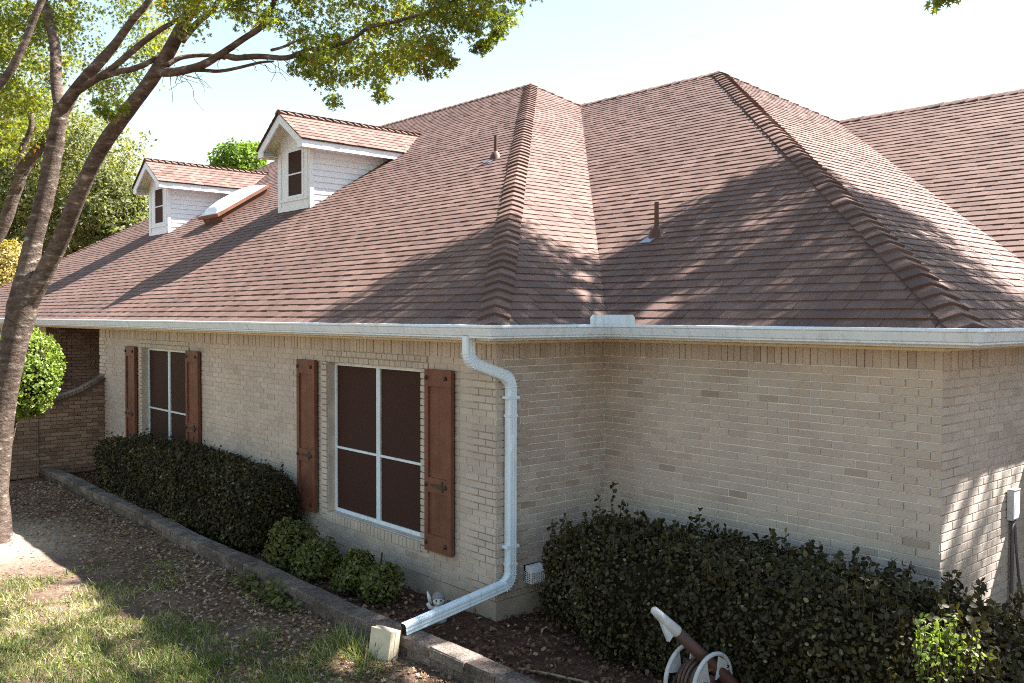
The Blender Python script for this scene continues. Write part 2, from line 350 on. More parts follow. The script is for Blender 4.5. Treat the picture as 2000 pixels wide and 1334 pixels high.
def lay(F, ua, ub, opens, tintf, quoin=(), soldier=True, zlo=Z0, n=NC, zt=2.66, seed=1, L=.203, prot=.007, base_off=0, qp=.013):
    """running bond on one wall; returns list of (matrix, tint)"""
    R = random.Random(seed); out = []
    for c in range(n):
        z0 = zlo+c*CH; z1 = z0+CH-J
        u = ua-(L/2 if (c+base_off) % 2 else 0)
        while u < ub:
            a, b = max(u, ua), min(u+L, ub); u += L
            segs = [(a, b)]
            for (oa, ob, oz0, oz1) in opens:
                if z0 < oz1-.01 and z1 > oz0+.01:
                    ns = []
                    for (p, q) in segs:
                        if q <= oa or p >= ob: ns.append((p, q))
                        else:
                            if p < oa: ns.append((p, oa))
                            if q > ob: ns.append((ob, q))
                    segs = ns
            for (p, q) in segs:
                if q-p < .035: continue
                e = prot
                for (qa, qb, on, off) in quoin:
                    if p >= qa-.12 and q <= qb+.12 and (c+2) % (on+off) < on: e = prot+qp
                put_brick(out, F, p+J/2 if p > ua else p, q-J/2 if q < ub else q, z0, z1, e, tintf(R, (p+q)/2, z0))
    if soldier:
        u = ua
        while u < ub-.02:
            q = min(u+CH, ub); dz = R.uniform(-.004, .004)
            put_brick(out, F, u+J/2, q-J/2, zlo+n*CH+dz, zt, prot+R.choice((0, .004, .009)), tintf(R, u, 2.5)); u += CH
    return out
def tintA(R, u, z): return min(1, max(0, R.gauss(.22, .12)))
def tintB(R, u, z): return min(1, max(0, R.gauss(.52, .10)))  # darker tint puts the return wall's shade into its bricks
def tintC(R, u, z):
    k = max(0, 1-u/1.9); return min(1, max(0, R.gauss(.26+.24*k, .10)+(.4 if R.random() < .035 else 0)))  # tint darkens towards the inner corner, standing in for the shade there
def tintD(R, u, z): return min(1, max(0, R.gauss(.28, .12)))
W1 = (-3.05, -1.17, .555, 2.335); W2 = (-9.17, -7.29, .555, 2.335)
SUR = .125
def surround(F, W, off, out, tf, seed):
    """proud brick border and sill round a window; u offset converts x to wall u"""
    R = random.Random(seed); a, b, c, d = W[0]+off, W[1]+off, W[2], W[3]
    z = c-.10
    while z < d-.02:
        z1 = min(z+CH, d+.01)
        for (p, q) in ((a-SUR, a-.004), (b+.004, b+SUR)): put_brick(out, F, p, q, z, z1-J, .026, tf(R, 0, 0)*.8)
        z += CH
    for k in range(2):
        z = d+.004+k*.069; u = a-SUR+(.05 if k else 0); 
        while u < b+SUR-.03:
            q = min(u+.103, b+SUR); put_brick(out, F, u+J/2, q-J/2, z, z+.060, .022, tf(R, 0, 0)); u += .103
    u = a-.004
    while u < b-.02:
        q = min(u+.0687, b+.004); put_brick(out, F, u+J/2, q-J/2, c-.112, c-.008, .034, tf(R, 0, 0)*.9); u += .0687
def opened(W, off): return (W[0]+off-SUR, W[1]+off+SUR, W[2]-.115, 3)
def reveal(mb, W, dep=.10):
    a, b, c, d = W
    mb.quad((a, .0, c), (a, dep, c), (a, dep, d), (a, .0, d)); mb.quad((b, .0, c), (b, .0, d), (b, dep, d), (b, dep, c))
    mb.quad((a, 0, d), (a, dep, d), (b, dep, d), (b, 0, d)); mb.quad((a, -.03, c-.012), (b, -.03, c-.012), (b, dep, c), (a, dep, c))
# wall cores (mortar) ------------------------------------------------
def wall_core(name, rects, extra=None, m='mortar'):
    mb = MB()
    for q in rects: mb.quad(*q)
    if extra: extra(mb)
    return add(name, mb, m, house)
def rx(x0, x1, z0, z1, y=0): return ((x0, y, z0), (x1, y, z0), (x1, y, z1), (x0, y, z1))
def ry(y0, y1, z0, z1, x): return ((x, y0, z0), (x, y1, z0), (x, y1, z1), (x, y0, z1))
ZT = 2.72
rects = []; xs = [XR1, W2[0], W2[1], W1[0], W1[1], 0]
for i in range(5):
    if i in (1, 3):
        rects += [rx(xs[i], xs[i+1], Z0, W1[2]), rx(xs[i], xs[i+1], W1[3], ZT)]
    else: rects.append(rx(xs[i], xs[i+1], Z0, ZT))
def ex(mb): reveal(mb, W1); reveal(mb, W2)
wallA = wall_core('wall', rects, ex); wallA['label'] = 'long front wall with two shuttered windows'
wallB = wall_core('wall', [ry(0, LY, Z0, ZT, 0)], m='mortar_white'); wallB['label'] = 'short return wall behind the downspout'
wallC = wall_core('wall', [rx(0, LX, Z0, ZT, LY)], m='mortar_white'); wallC['label'] = 'wall behind the right-hand hedge'
wallD = wall_core('wall', [ry(LY, L2, Z0, ZT, LX)]); wallD['label'] = 'side wall with the grey electrical box'
wallE = wall_core('wall', [rx(LX, XEND, Z0, ZT, L2), rx(XE+.4, XR0, 0, ZT, 0)])
FA = frame((XR1, 0, 0), (1, 0, 0), (0, -1, 0)); FB = frame((0, 0, 0), (0, 1, 0), (1, 0, 0))
FC = frame((0, LY, 0), (1, 0, 0), (0, -1, 0)); FD = frame((LX, LY, 0), (0, 1, 0), (1, 0, 0))
offA = -XR1; LA = -XR1
bl = []
a = lay(FA, -.012, LA+.008, [opened(W1, offA), opened(W2, offA)], tintA, [(0, .36, 5, 1), (LA-.42, LA+.03, 5, 2)], seed=11)
surround(FA, W1, offA, a, tintA, 3); surround(FA, W2, offA, a, tintA, 4)
# soldier course runs through above the windows; lay() skipped nothing there
bl += [(m_, t, wallA) for m_, t in a]
bl += [(m_, t, wallB) for m_, t in lay(FB, 0, LY-.012, [], tintB, [(0, .33, 5, 2)], seed=12, base_off=1)]
bl += [(m_, t, wallC) for m_, t in lay(FC, .012, LX+.008, [], tintC, [(LX-.42, LX+.03, 6, 1)], seed=13, qp=.006)]
bl += [(m_, t, wallD) for m_, t in lay(FD, 0, L2-LY, [], tintD, [(0, .33, 6, 1)], seed=14, base_off=1, qp=.006)]
def seen_size(c, area, n):
    v = CAM-np.array(c); d = np.linalg.norm(v); return area*max(0, float(v@np.array(n))/d)/d**2
sz = []
for m_, t, wl in bl:
    c = m_.translation; ax = m_.to_3x3(); nrm = (-ax.col[1]).normalized(); ar = ax.col[0].length*ax.col[2].length
    s = seen_size(c, ar, nrm); P = np.array(c)
    q = P-CAM; dd = q@_d; px = 1000+FPX*(q@_r2)/dd; py = 667-FPX*(q@_u2)/dd
    if px < 0 or px > 1995 or (wl in (wallC, wallD, wallB) and c.z < 1.0) or (wl is wallD and px > 1990): s = 0
    sz.append(s)
order = np.argsort(-np.array(sz)); single = set(order[:300].tolist())
rest = {}
for i, (m_, t, wl) in enumerate(bl):
    k = int(round(t*8))
    if i in single: place('brick', BRICKS[k], m_, wl)
    else: rest.setdefault(wl.name, (wl, MB()))[1].hexa([tuple(m_ @ Vector(v)) for v in BV], t, BF)
for wl, mb in rest.values(): add('brickwork', mb, 'brick', wl, kind='stuff')
# foundation
mb = MB(); mb.box(XR1, .012, -.012, .2, -.1, Z0-.004); mb.box(-.1, .0125, .2, LY+.2, -.1, Z0-.0035); mb.box(.0, LX+.012, LY-.012, LY+.2, -.1, Z0-.0045); mb.box(LX-.2, LX+.0125, LY+.19, L2, -.1, Z0-.003)
add('foundation', mb, 'concrete', house)
# recess at the far end: dark porch
mb = MB()
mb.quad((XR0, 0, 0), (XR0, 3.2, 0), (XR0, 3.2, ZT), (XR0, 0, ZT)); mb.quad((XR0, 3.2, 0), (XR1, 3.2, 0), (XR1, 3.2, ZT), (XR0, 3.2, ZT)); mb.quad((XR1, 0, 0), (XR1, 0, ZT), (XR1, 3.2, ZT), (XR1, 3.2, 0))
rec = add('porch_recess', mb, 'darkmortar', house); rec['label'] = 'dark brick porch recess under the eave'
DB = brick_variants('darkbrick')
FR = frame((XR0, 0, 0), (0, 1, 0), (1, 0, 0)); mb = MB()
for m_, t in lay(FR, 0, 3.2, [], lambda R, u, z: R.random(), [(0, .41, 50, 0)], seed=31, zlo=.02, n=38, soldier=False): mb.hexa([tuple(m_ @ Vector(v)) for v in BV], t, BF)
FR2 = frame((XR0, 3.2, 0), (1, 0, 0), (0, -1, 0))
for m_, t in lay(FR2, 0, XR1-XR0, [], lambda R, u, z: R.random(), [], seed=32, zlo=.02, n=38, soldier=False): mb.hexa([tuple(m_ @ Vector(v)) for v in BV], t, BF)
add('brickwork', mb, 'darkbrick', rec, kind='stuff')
mb = MB(); FL = frame((XE+.4, 0, 0), (1, 0, 0), (0, -1, 0))
for m_, t in lay(FL, XR0-XE-1.6, XR0-XE-.4, [], tintA, [], seed=33): mb.hexa([tuple(m_ @ Vector(v)) for v in BV], t, BF)
add('brickwork', mb, 'brick', wallE, kind='stuff')

# ------------------------------------------------------------------ eaves: sweep along the stepped front
PATH = [(XE+.35, 0), (0, 0), (0, LY), (LX, LY), (LX, L2), (XEND, L2)]
def sweep(profile, closed=False, t=.5):
    mb = MB(); rows = []
    for (n, z) in profile:
        row = []
        for i, (x, y) in enumerate(PATH):
            row.append((x+(n if 0 < i < len(PATH)-1 else (-n if i == 0 else 0)), y-n, z))
        rows.append(row)
    k = len(PATH); mb.v = [p for r in rows for p in r]; nr = len(rows)
    for j in range(nr if closed else nr-1):
        j2 = (j+1) % nr
        for i in range(k-1): mb.f.append((j*k+i, j*k+i+1, j2*k+i+1, j2*k+i)); mb.t.append(t)
    return mb
add('fascia', sweep([(.30, 2.66), (.325, 2.66), (.325, 2.785), (.30, 2.785)], True), 'white', house)
add('soffit', sweep([(-.02, 2.70), (.31, 2.675), (.31, 2.69), (-.02, 2.715)], True), 'cream', house)
add('frieze_board', sweep([(.0, 2.62), (.018, 2.62), (.022, 2.625), (.022, 2.64), (.016, 2.645), (.016, 2.71), (0, 2.71)], True), 'cream', house)
gut = add('gutter', sweep([(.332, 2.80), (.332, 2.682), (.405, 2.680), (.414, 2.686), (.414, 2.698), (.420, 2.704), (.428, 2.706), (.434, 2.722), (.446, 2.752), (.452, 2.772), (.466, 2.776), (.468, 2.782), (.468, 2.798), (.458, 2.802), (.450, 2.796), (.450, 2.790)]), 'white', house)
GP = [(.403, 2.678), (.416, 2.684), (.416, 2.698), (.422, 2.703), (.4305, 2.705), (.4365, 2.722), (.4485, 2.752), (.4545, 2.771), (.4685, 2.775), (.4705, 2.782), (.4705, 2.799)]
for xs_ in (-8.6, -4.3):                                  # lapped seams along the front run
    b = MB()
    for (n0, z0), (n1, z1) in zip(GP[:-1], GP[1:]): b.quad((xs_, -n0, z0), (xs_+.045, -n0, z0), (xs_+.045, -n1, z1), (xs_, -n1, z1))
    add('seam', b, 'white', gut)
for (cx_, cy_) in ((0, 0), (0, LY), (LX, LY)):            # mitre covers at the corners
    b = MB()
    for (n0, z0), (n1, z1) in zip(GP[:-1], GP[1:]):
        for (ax_, sg) in ((0, -1 if cy_ == 0 or cx_ == LX else 1), (1, 1 if cy_ == 0 or cx_ == LX else -1)):
            q0, q1 = (cx_+n0, cy_-n0, z0), (cx_+n1, cy_-n1, z1); dd = (.05*sg, 0, 0) if ax_ == 0 else (0, .05*sg, 0)
            b.quad(q0, tuple(np.add(q0, dd)), tuple(np.add(q1, dd)), q1)
    add('mitre_cover', b, 'white', gut)
# splash guard at the inside corner
dv = MB(); h = .095
for (ax, ln) in (('y', .25), ('x', .34)):
    n = .462
    if ax == 'y': pts = [(n, LY-n-ln), (n, LY-n)]
    else: pts = [(n, LY-n), (n+ln, LY-n)]
    (xa, ya), (xb, yb) = pts; th = .004
    # plate with clipped outer top corner
    prof = [(0, 0), (1, 0), (1, h), (.12 if ax == 'y' else 0, h), (0, h-.03)] if ax == 'y' else [(0, 0), (1, 0), (1, h-.03), (.92, h), (0, h)]
    f0 = [(xa+(xb-xa)*s_, ya+(yb-ya)*s_, 2.80+z) for s_, z in prof]
    ox, oy = (th, 0) if ax == 'y' else (0, -th)
    f1 = [(x+ox, y+oy, z) for x, y, z in f0]
    dv.poly(f1); dv.poly(f0[::-1])
    for i in range(len(f0)):
        j = (i+1) % len(f0); dv.quad(f0[i], f0[j], f1[j], f1[i])
add('splash_guard', dv, 'white', gut)

# downspout -----------------------------------------------------------
def rect_sweep(pts, wx, wl, ribs=0, m='white'):
    """rectangular pipe in the plane x = const; wx across (x), wl in-plane"""
    mb = MB(); rings = []
    pts = [np.array(p, float) for p in pts]
    # round the corners
    out = [pts[0]]
    for i in range(1, len(pts)-1):
        a, b, c = pts[i-1], pts[i], pts[i+1]; d0 = (a-b)/np.linalg.norm(a-b); d1 = (c-b)/np.linalg.norm(c-b)
        r = min(.11, np.linalg.norm(a-b)*.45, np.linalg.norm(c-b)*.45)
        for k in range(9):
            s_ = k/8; out.append((1-s_)**2*(b+d0*r)+2*s_*(1-s_)*b+s_*s_*(b+d1*r))
    out.append(pts[-1])
    secl = []
    ex, ey = wx/2, wl/2; ch = .012
    for k in range(6): secl.append((ex, -ey+ch+(2*ey-2*ch)*k/5, .003 if k % 2 else 0))
    sec = [(ex-ch, -ey)]+[(e-d_, y) for e, y, d_ in secl]+[(ex-ch, ey), (-ex+ch, ey), (-ex, ey-ch), (-ex, -ey+ch), (-ex+ch, -ey)]
    for i, p in enumerate(out):
        tg = out[min(i+1, len(out)-1)]-out[max(i-1, 0)]; tg /= np.linalg.norm(tg)
        X = np.array([1., 0, 0]); Y = np.cross(tg, X); Y /= np.linalg.norm(Y)
        n = len(mb.v); k_ = 1.0
        for (a, b) in sec: mb.v.append(tuple(p+X*a*k_+Y*b*k_))
        rings.append(n)
    ns = len(sec)
    for i in range(len(rings)-1):
        for k in range(ns):
            j = (k+1) % ns; mb.f.append((rings[i]+k, rings[i]+j, rings[i+1]+j, rings[i+1]+k)); mb.t.append(.5)
    return mb, out
DX = .062
mb, pth = rect_sweep([(DX, -.385, 2.70), (DX, -.385, 2.47), (DX, .125, 2.30), (DX, .125, .37), (DX+.015, -1.10, .215)], .078, .104)
ds = add('downspout', mb, 'white', house, label='white ribbed downspout running down the corner to the edging')
mb = MB()                                               # crimp ridges at the elbows, joint sleeve, black end plate
def crimp(p, tg, wx, wl, g_):
    tg = np.array(tg)/np.linalg.norm(tg); X = np.array([1., 0, 0]); Y = np.cross(tg, X)
    P = []
    for s_ in (-1, 1):
        for a, b in ((-1, -1), (1, -1), (1, 1), (-1, 1)): P.append(tuple(p+tg*s_*g_+X*a*wx/2+Y*b*wl/2))
    mb.hexa(P)
ra = np.array(pth)
for grp in (range(2, 9), range(11, 18), range(20, 27)):
    for i in grp:
        crimp(ra[i], ra[i+1]-ra[i-1], .0835, .1085, .003)
crimp(np.array([DX, .125, 1.95]), (0, 0, 1), .082, .108, .012); crimp(np.array([DX, .125, .55]), (0, 0, 1), .082, .108, .012)
add('crimp_ridges', mb, 'white', ds, kind='stuff')
for zz in (2.12, .72):
    b = MB(); b.box(DX-.041, DX+.0425, .125-.075, .125-.0525, zz-.014, zz+.014); b.box(.005, DX+.0425, .125+.0525, .125+.075, zz-.014, zz+.014); b.box(DX+.0395, DX+.0425, .125-.0525, .125+.0525, zz-.014, zz+.014); add('strap', b, 'white', ds)
mb = MB(); e0, e1 = np.array(pth[-1]), np.array(pth[-2]); tg = (e0-e1)/np.linalg.norm(e0-e1); Y = np.cross(tg, (1, 0, 0))
for s_ in (-1, 1): pass
mb.quad(*[tuple(e0+tg*.001+np.array([1, 0, 0])*a*.033+Y*b*.046) for a, b in ((-1, -1), (1, -1), (1, 1), (-1, 1))])
add('outlet_black_plate', mb, 'blk', ds)  # flat black plate paints the dark inside of the pipe

# ------------------------------------------------------------------ roof
roofmb = MB()
E = lambda x, y: (x, y, ZE-.02)
dz = np.array([0, 0, -.02])
roofmb.poly([E(XE, -OV), E(OV, -OV), P1+dz, PL+dz]); roofmb.poly([E(OV, -OV), E(OV, LY-OV), VA+dz, P1+dz])
roofmb.poly([E(OV, LY-OV), E(LX+OV, LY-OV), P2+dz, VA+dz]); roofmb.poly([E(LX+OV, LY-OV), E(LX+OV, L2-OV), VB+dz, P2+dz])
roofmb.poly([E(LX+OV, L2-OV), E(XEND, L2-OV), (XEND, VB[1], ZR3-.02), VB+dz])
yb = 17.5
bz = lambda y, p: p[2]-PM*(yb-p[1])
roofmb.poly([PL+dz, P1+dz, VA+dz, (VA[0], yb, bz(yb, VA)), (PL[0]-6, yb, bz(yb, PL))]); roofmb.poly([VA+dz, P2+dz, VB+dz, (VB[0], yb, bz(yb, P2)), (VA[0], yb, bz(yb, VA))])
roofmb.poly([VB+dz, (XEND, VB[1], ZR3-.02), (XEND, yb, bz(yb, VB)), (VB[0], yb, bz(yb, VB))])
roofmb.poly([PL+dz, (XE, -OV, ZE-.02), (XE, yb, ZE-1.0), (PL[0]-6, yb, bz(yb, PL))])
roof = add('roof', roofmb, 'deck', house, label='brown shingled hip roof stepping back in three wings')
EXP = .143
sh_list = []      # (corner points 8, tint, size)
def shingle_face(p0, ud, vd, nrm, left, right, rows, seed, tints=(.40, .10), start=-.03):
    """courses of tabs on a plane; left(v), right(v): limits along u"""
    R = random.Random(seed); p0, ud, vd, nrm = map(lambda a: np.array(a, float), (p0, ud, vd, nrm))
    out = []; v = start
    Wd = (.13, .17, .17, .21, .25, .30)
    for c in range(rows):
        v0, v1 = v, v+EXP+.03; v += EXP
        a0, b0, a1, b1 = left(max(0, v0)), right(max(0, v0)), left(v1), right(v1)
        if b0-a0 < .02: break
        u = min(a0, a1)-R.uniform(0, .3); end = max(b0, b1); k = 0
        base = R.gauss(tints[0], .03)
        while u < end:
            wdt = R.choice(Wd); u1 = u+wdt; thick = k % 2; k += 1
            h0 = (.0165 if thick else .0125)+R.gauss(0, .001); dv0 = R.gauss(0, .002)-(.003 if thick else 0)
            q = [min(max(x, lo), hi) for x, lo, hi in ((u+.002, a0, b0), (u1-.002, a0, b0), (u1-.002, a1, b1), (u+.002, a1, b1))]
            u = u1
            if q[1]-q[0] < .004 and q[2]-q[3] < .004: continue
            pt = lambda uu, vv, hh: p0+ud*uu+vd*vv+nrm*hh
            P = [pt(q[0], v0+dv0, -.004), pt(q[1], v0+dv0, -.004), pt(q[2], v1, -.006), pt(q[3], v1, -.006),
                 pt(q[0], v0+dv0, h0), pt(q[1], v0+dv0, h0), pt(q[2], v1, .0015), pt(q[3], v1, .0015)]
            t = min(1, max(0, R.gauss(base-(.03 if thick else -.03), tints[1])))
            out.append((P, t))
    return out
cs = 1/math.hypot(1, PM); csb = 1/math.hypot(1, PMB)
nA = np.array([0, -PM, 1])*cs; nB = np.array([PMB, 0, 1])*csb; nD = np.array([PM, 0, 1])*cs
vA = np.array([0, 1, PM])*cs; vB = np.array([-1, 0, PMB])*csb; vD = np.array([-1, 0, PM])*cs
SF = []
# front slope: u = x from far eave corner; limits are the two hips
hiprun = S1X/S1
SF += shingle_face((XE, -OV, ZE), (1, 0, 0), vA, nA, lambda v: v*cs, lambda v: OV-XE-v*cs*hiprun, 67, 1)
nSA = len(SF)
SF += shingle_face((OV, -OV, ZE), (0, 1, 0), vB, nB, lambda v: v*csb/hiprun, lambda v: min(LY+v*csb*(VA[1]-(LY-OV))/(OV-VA[0]), 2*S1-v*csb), 68, 2, (.45, .10))
SF += shingle_face((OV, LY-OV, ZE), (1, 0, 0), vA, nA, lambda v: -v*cs*(OV-VA[0])/S2, lambda v: LX-v*cs, 61, 3)
SF += shingle_face((LX+OV, LY-OV, ZE), (0, 1, 0), vD, nD, lambda v: v*cs, lambda v: min((L2-LY)+v*cs, 2*S2-v*cs+.18), 61, 4, (.45, .10))
SF += shingle_face((LX+OV, L2-OV, ZE), (1, 0, 0), vA, nA, lambda v: -v*cs, lambda v: XEND-LX-OV, 49, 5)
TABF = ((4, 5, 6, 7), (0, 1, 5, 4), (1, 2, 6, 5), (3, 0, 4, 7))
ssz = []
for P, t in SF:
    c = (P[4]+P[6])/2; ar = np.linalg.norm(np.cross(P[6]-P[4], P[7]-P[5]))/2; n_ = np.cross(P[5]-P[4], P[7]-P[4]); n_ /= np.linalg.norm(n_)+1e-9
    q = c-CAM; dd = q@_d; px = 1000+FPX*(q@_r2)/dd; py = 667-FPX*(q@_u2)/dd
    ssz.append(seen_size(c, ar, n_) if 0 < px < 1995 and 0 < py < 630 and not (1800 < px < 1960 and py > 590) else 0)
order = np.argsort(-np.array(ssz)); ssingle = set(order[:300].tolist())
mb = MB()
for i, (P, t) in enumerate(SF):
    if i in ssingle:
        b = MB(); b.hexa(P, t, TABF); add('shingle', b, 'shingle', roof)
    else: mb.hexa(P, t, TABF)
add('shingle_field', mb, 'shingle', roof, kind='stuff')

def caps(p_low, p_high, nL, nR, wing=.145, expo=.20, thick=.025, lift=.006, joined=None, parent=None, seed=1, m='shingle', start=0.0):
    """overlapping bent caps along a hip or ridge; nL, nR are the normals of the two slopes"""
    R = random.Random(seed); p0, p1 = np.array(p_low, float), np.array(p_high, float); nL, nR = np.array(nL, float), np.array(nR, float)
    L_ = np.linalg.norm(p1-p0); d = (p1-p0)/L_; up = nL+nR; up /= np.linalg.norm(up)
    def side(n, other):
        w_ = np.cross(n, d); w_ /= np.linalg.norm(w_)
        if w_@other < 0: w_ = -w_
        return w_ if w_[2]*0 == 0 and w_@up <= .0 else -w_
    wl, wr = side(nL, nL), side(nR, nR)
    if wl@wr > 0 and abs(wl@wr) > .98: wr = -wl
    s_ = start
    while s_ < L_-.02:
        a, b = s_, min(s_+expo+.035, L_+.02); s_ += expo
        P = []; t = min(1, max(0, R.gauss(.34, .14))); jx = R.gauss(0, .003); tk = thick+R.gauss(0, .002)
        cs_ = [(-1, 0), (-.55, .002), (-.18, -.0005), (0, -.004), (.18, -.0005), (.55, .002), (1, 0)]
        for (s0, hh) in ((a, tk+lift), (b, lift*.4)):
            for o_, k_ in cs_:
                ww = wl*(-o_) if o_ < 0 else wr*o_
                nn = nL if o_ < -.3 else nR if o_ > .3 else up
                P.append(tuple(p0+d*s0+ww*(wing)+nn*(hh+.006)+up*k_+wr*jx))
        for o_, k_ in cs_:
            ww = wl*(-o_) if o_ < 0 else wr*o_; nn = nL if o_ < -.3 else nR if o_ > .3 else up
            P.append(tuple(p0+d*a+ww*wing+nn*lift*.2+up*k_+wr*jx))
        mbx = joined if joined is not None else MB(); n = len(mbx.v); mbx.v += P
        for k in range(6): mbx.f += [(n+k, n+k+1, n+7+k+1, n+7+k), (n+14+k, n+14+k+1, n+k+1, n+k)]; mbx.t += [t, t]
        mbx.f += [(n, n+7, n+14), (n+6, n+20, n+13)]; mbx.t += [t, t]
        if joined is None: add('ridge_cap', mbx, m, parent)
caps((OV+.0, -OV, ZE), P1, nA, nB, parent=roof, seed=21)
caps((LX+OV, LY-OV, ZE), P2, nA, nD, parent=roof, seed=22)
nAb = np.array([0, PM, 1])*cs
rj = MB()
caps(P1, PL, nA, nAb, joined=rj, seed=23, thick=.026); caps(P2, VA, nA, nAb, joined=rj, seed=24, thick=.02)
caps((XEND, VB[1], ZR3), VB, nA, nAb, joined=rj, seed=25, thick=.02)
nBb = np.array([0, PM, 1])*cs
caps(VA, P1, nB, nBb, joined=rj, seed=26); caps(VB, P2, nD, nBb, joined=rj, seed=27)
nL_ = np.array([-PM, 0, 1])*cs
caps((XE, -OV, ZE), PL, nA, nL_, joined=rj, seed=28)
add('ridge_cap_run', rj, 'shingle', roof, kind='stuff')

# vent pipes ------------------------------------------------------------
def zA(y): return ZE+PM*(y+OV)
def zC(y): return ZE+PM*(y-LY+OV)
def disc(c, r, seg=14): return [(c[0]+r*math.cos(2*math.pi*k/seg), c[1]+r*math.sin(2*math.pi*k/seg), c[2]) for k in range(seg)]
for (x, y, z, h, lb) in ((-4.325, 3.703, zA(3.703), .36, 'vent pipe on the long front slope'), (-.353, 2.749, zC(2.749), .40, 'vent pipe with bright flashing on the wing above the hedge')):
    mb = MB(); mb.tube([(x, y, z-.05), (x, y, z+h)], .027, 14, cap=False); mb.poly(disc((x, y, z+h-.012), .026)); 
    vp = add('vent_pipe', mb, 'pipe', house, True, label=lb)
    mb = MB(); mb.tube([(x, y, z-.06), (x, y, z+.05), (x, y, z+.10), (x, y, z+.115)], [.105, .082, .045, .030], 14, cap=False); add('collar', mb, 'pipe', vp, True)
    mb = MB(); pts = []
    for u, v in ((-.13, -.18), (.03, -.18), (.05, -.06), (.10, .07), (-.05, .09), (-.08, -.05)): pts.append(np.array([x+u, y+v*cs, z+v*PM*cs])+nA*(.026-(.008 if v > 0 else 0)))
    mb.poly(pts); mb.poly([p-nA*.01 for p in pts][::-1])
    for i in range(6): mb.quad(pts[i], pts[i]-nA*.01, pts[(i+1) % 6]-nA*.01, pts[(i+1) % 6])
    add('flashing', mb, 'lead', vp)

# skylight -------------------------------------------------------------
def onA(u, v, h, ox=-14.02, oy=3.12): return np.array([ox+u, oy, zA(oy)])+vA*v+nA*h
def slab(mb, u0, u1, v0, v1, h0, h1, t=.5):
    mb.hexa([onA(u0, v0, h0), onA(u1, v0, h0), onA(u1, v1, h0), onA(u0, v1, h0), onA(u0, v0, h1), onA(u1, v0, h1), onA(u1, v1, h1), onA(u0, v1, h1)], t)
mb = MB(); slab(mb, .03, 1.0, .03, 1.37, -.02, .17); sk = add('skylight', mb, 'pipe', house, label='domed skylight with copper frame between the dormers')
mb = MB(); slab(mb, -.03, 1.06, -.03, .07, .15, .23); slab(mb, -.03, 1.06, 1.33, 1.43, .15, .23); slab(mb, -.03, .07, .07, 1.33, .15, .229); slab(mb, .96, 1.06, .07, 1.33, .15, .229); slab(mb, -.042, 1.072, -.042, 1.442, .16, .182)
add('frame', mb, 'copper', sk)
mb = MB(); nu, nv = 10, 12
for j in range(nv+1):
    for i in range(nu+1):
        a, b = i/nu, j/nv; hh = .228+.15*(min(1, 4.5*a*(1-a)))**.5*(min(1, 4.5*b*(1-b)))**.5
        mb.v.append(tuple(onA(.0+1.03*a, .0+1.40*b, hh)))
for j in range(nv):
    for i in range(nu): n = j*(nu+1)+i; mb.f.append((n, n+1, n+nu+2, n+nu+1)); mb.t.append(.5)
add('dome', mb, 'dome', sk, True)

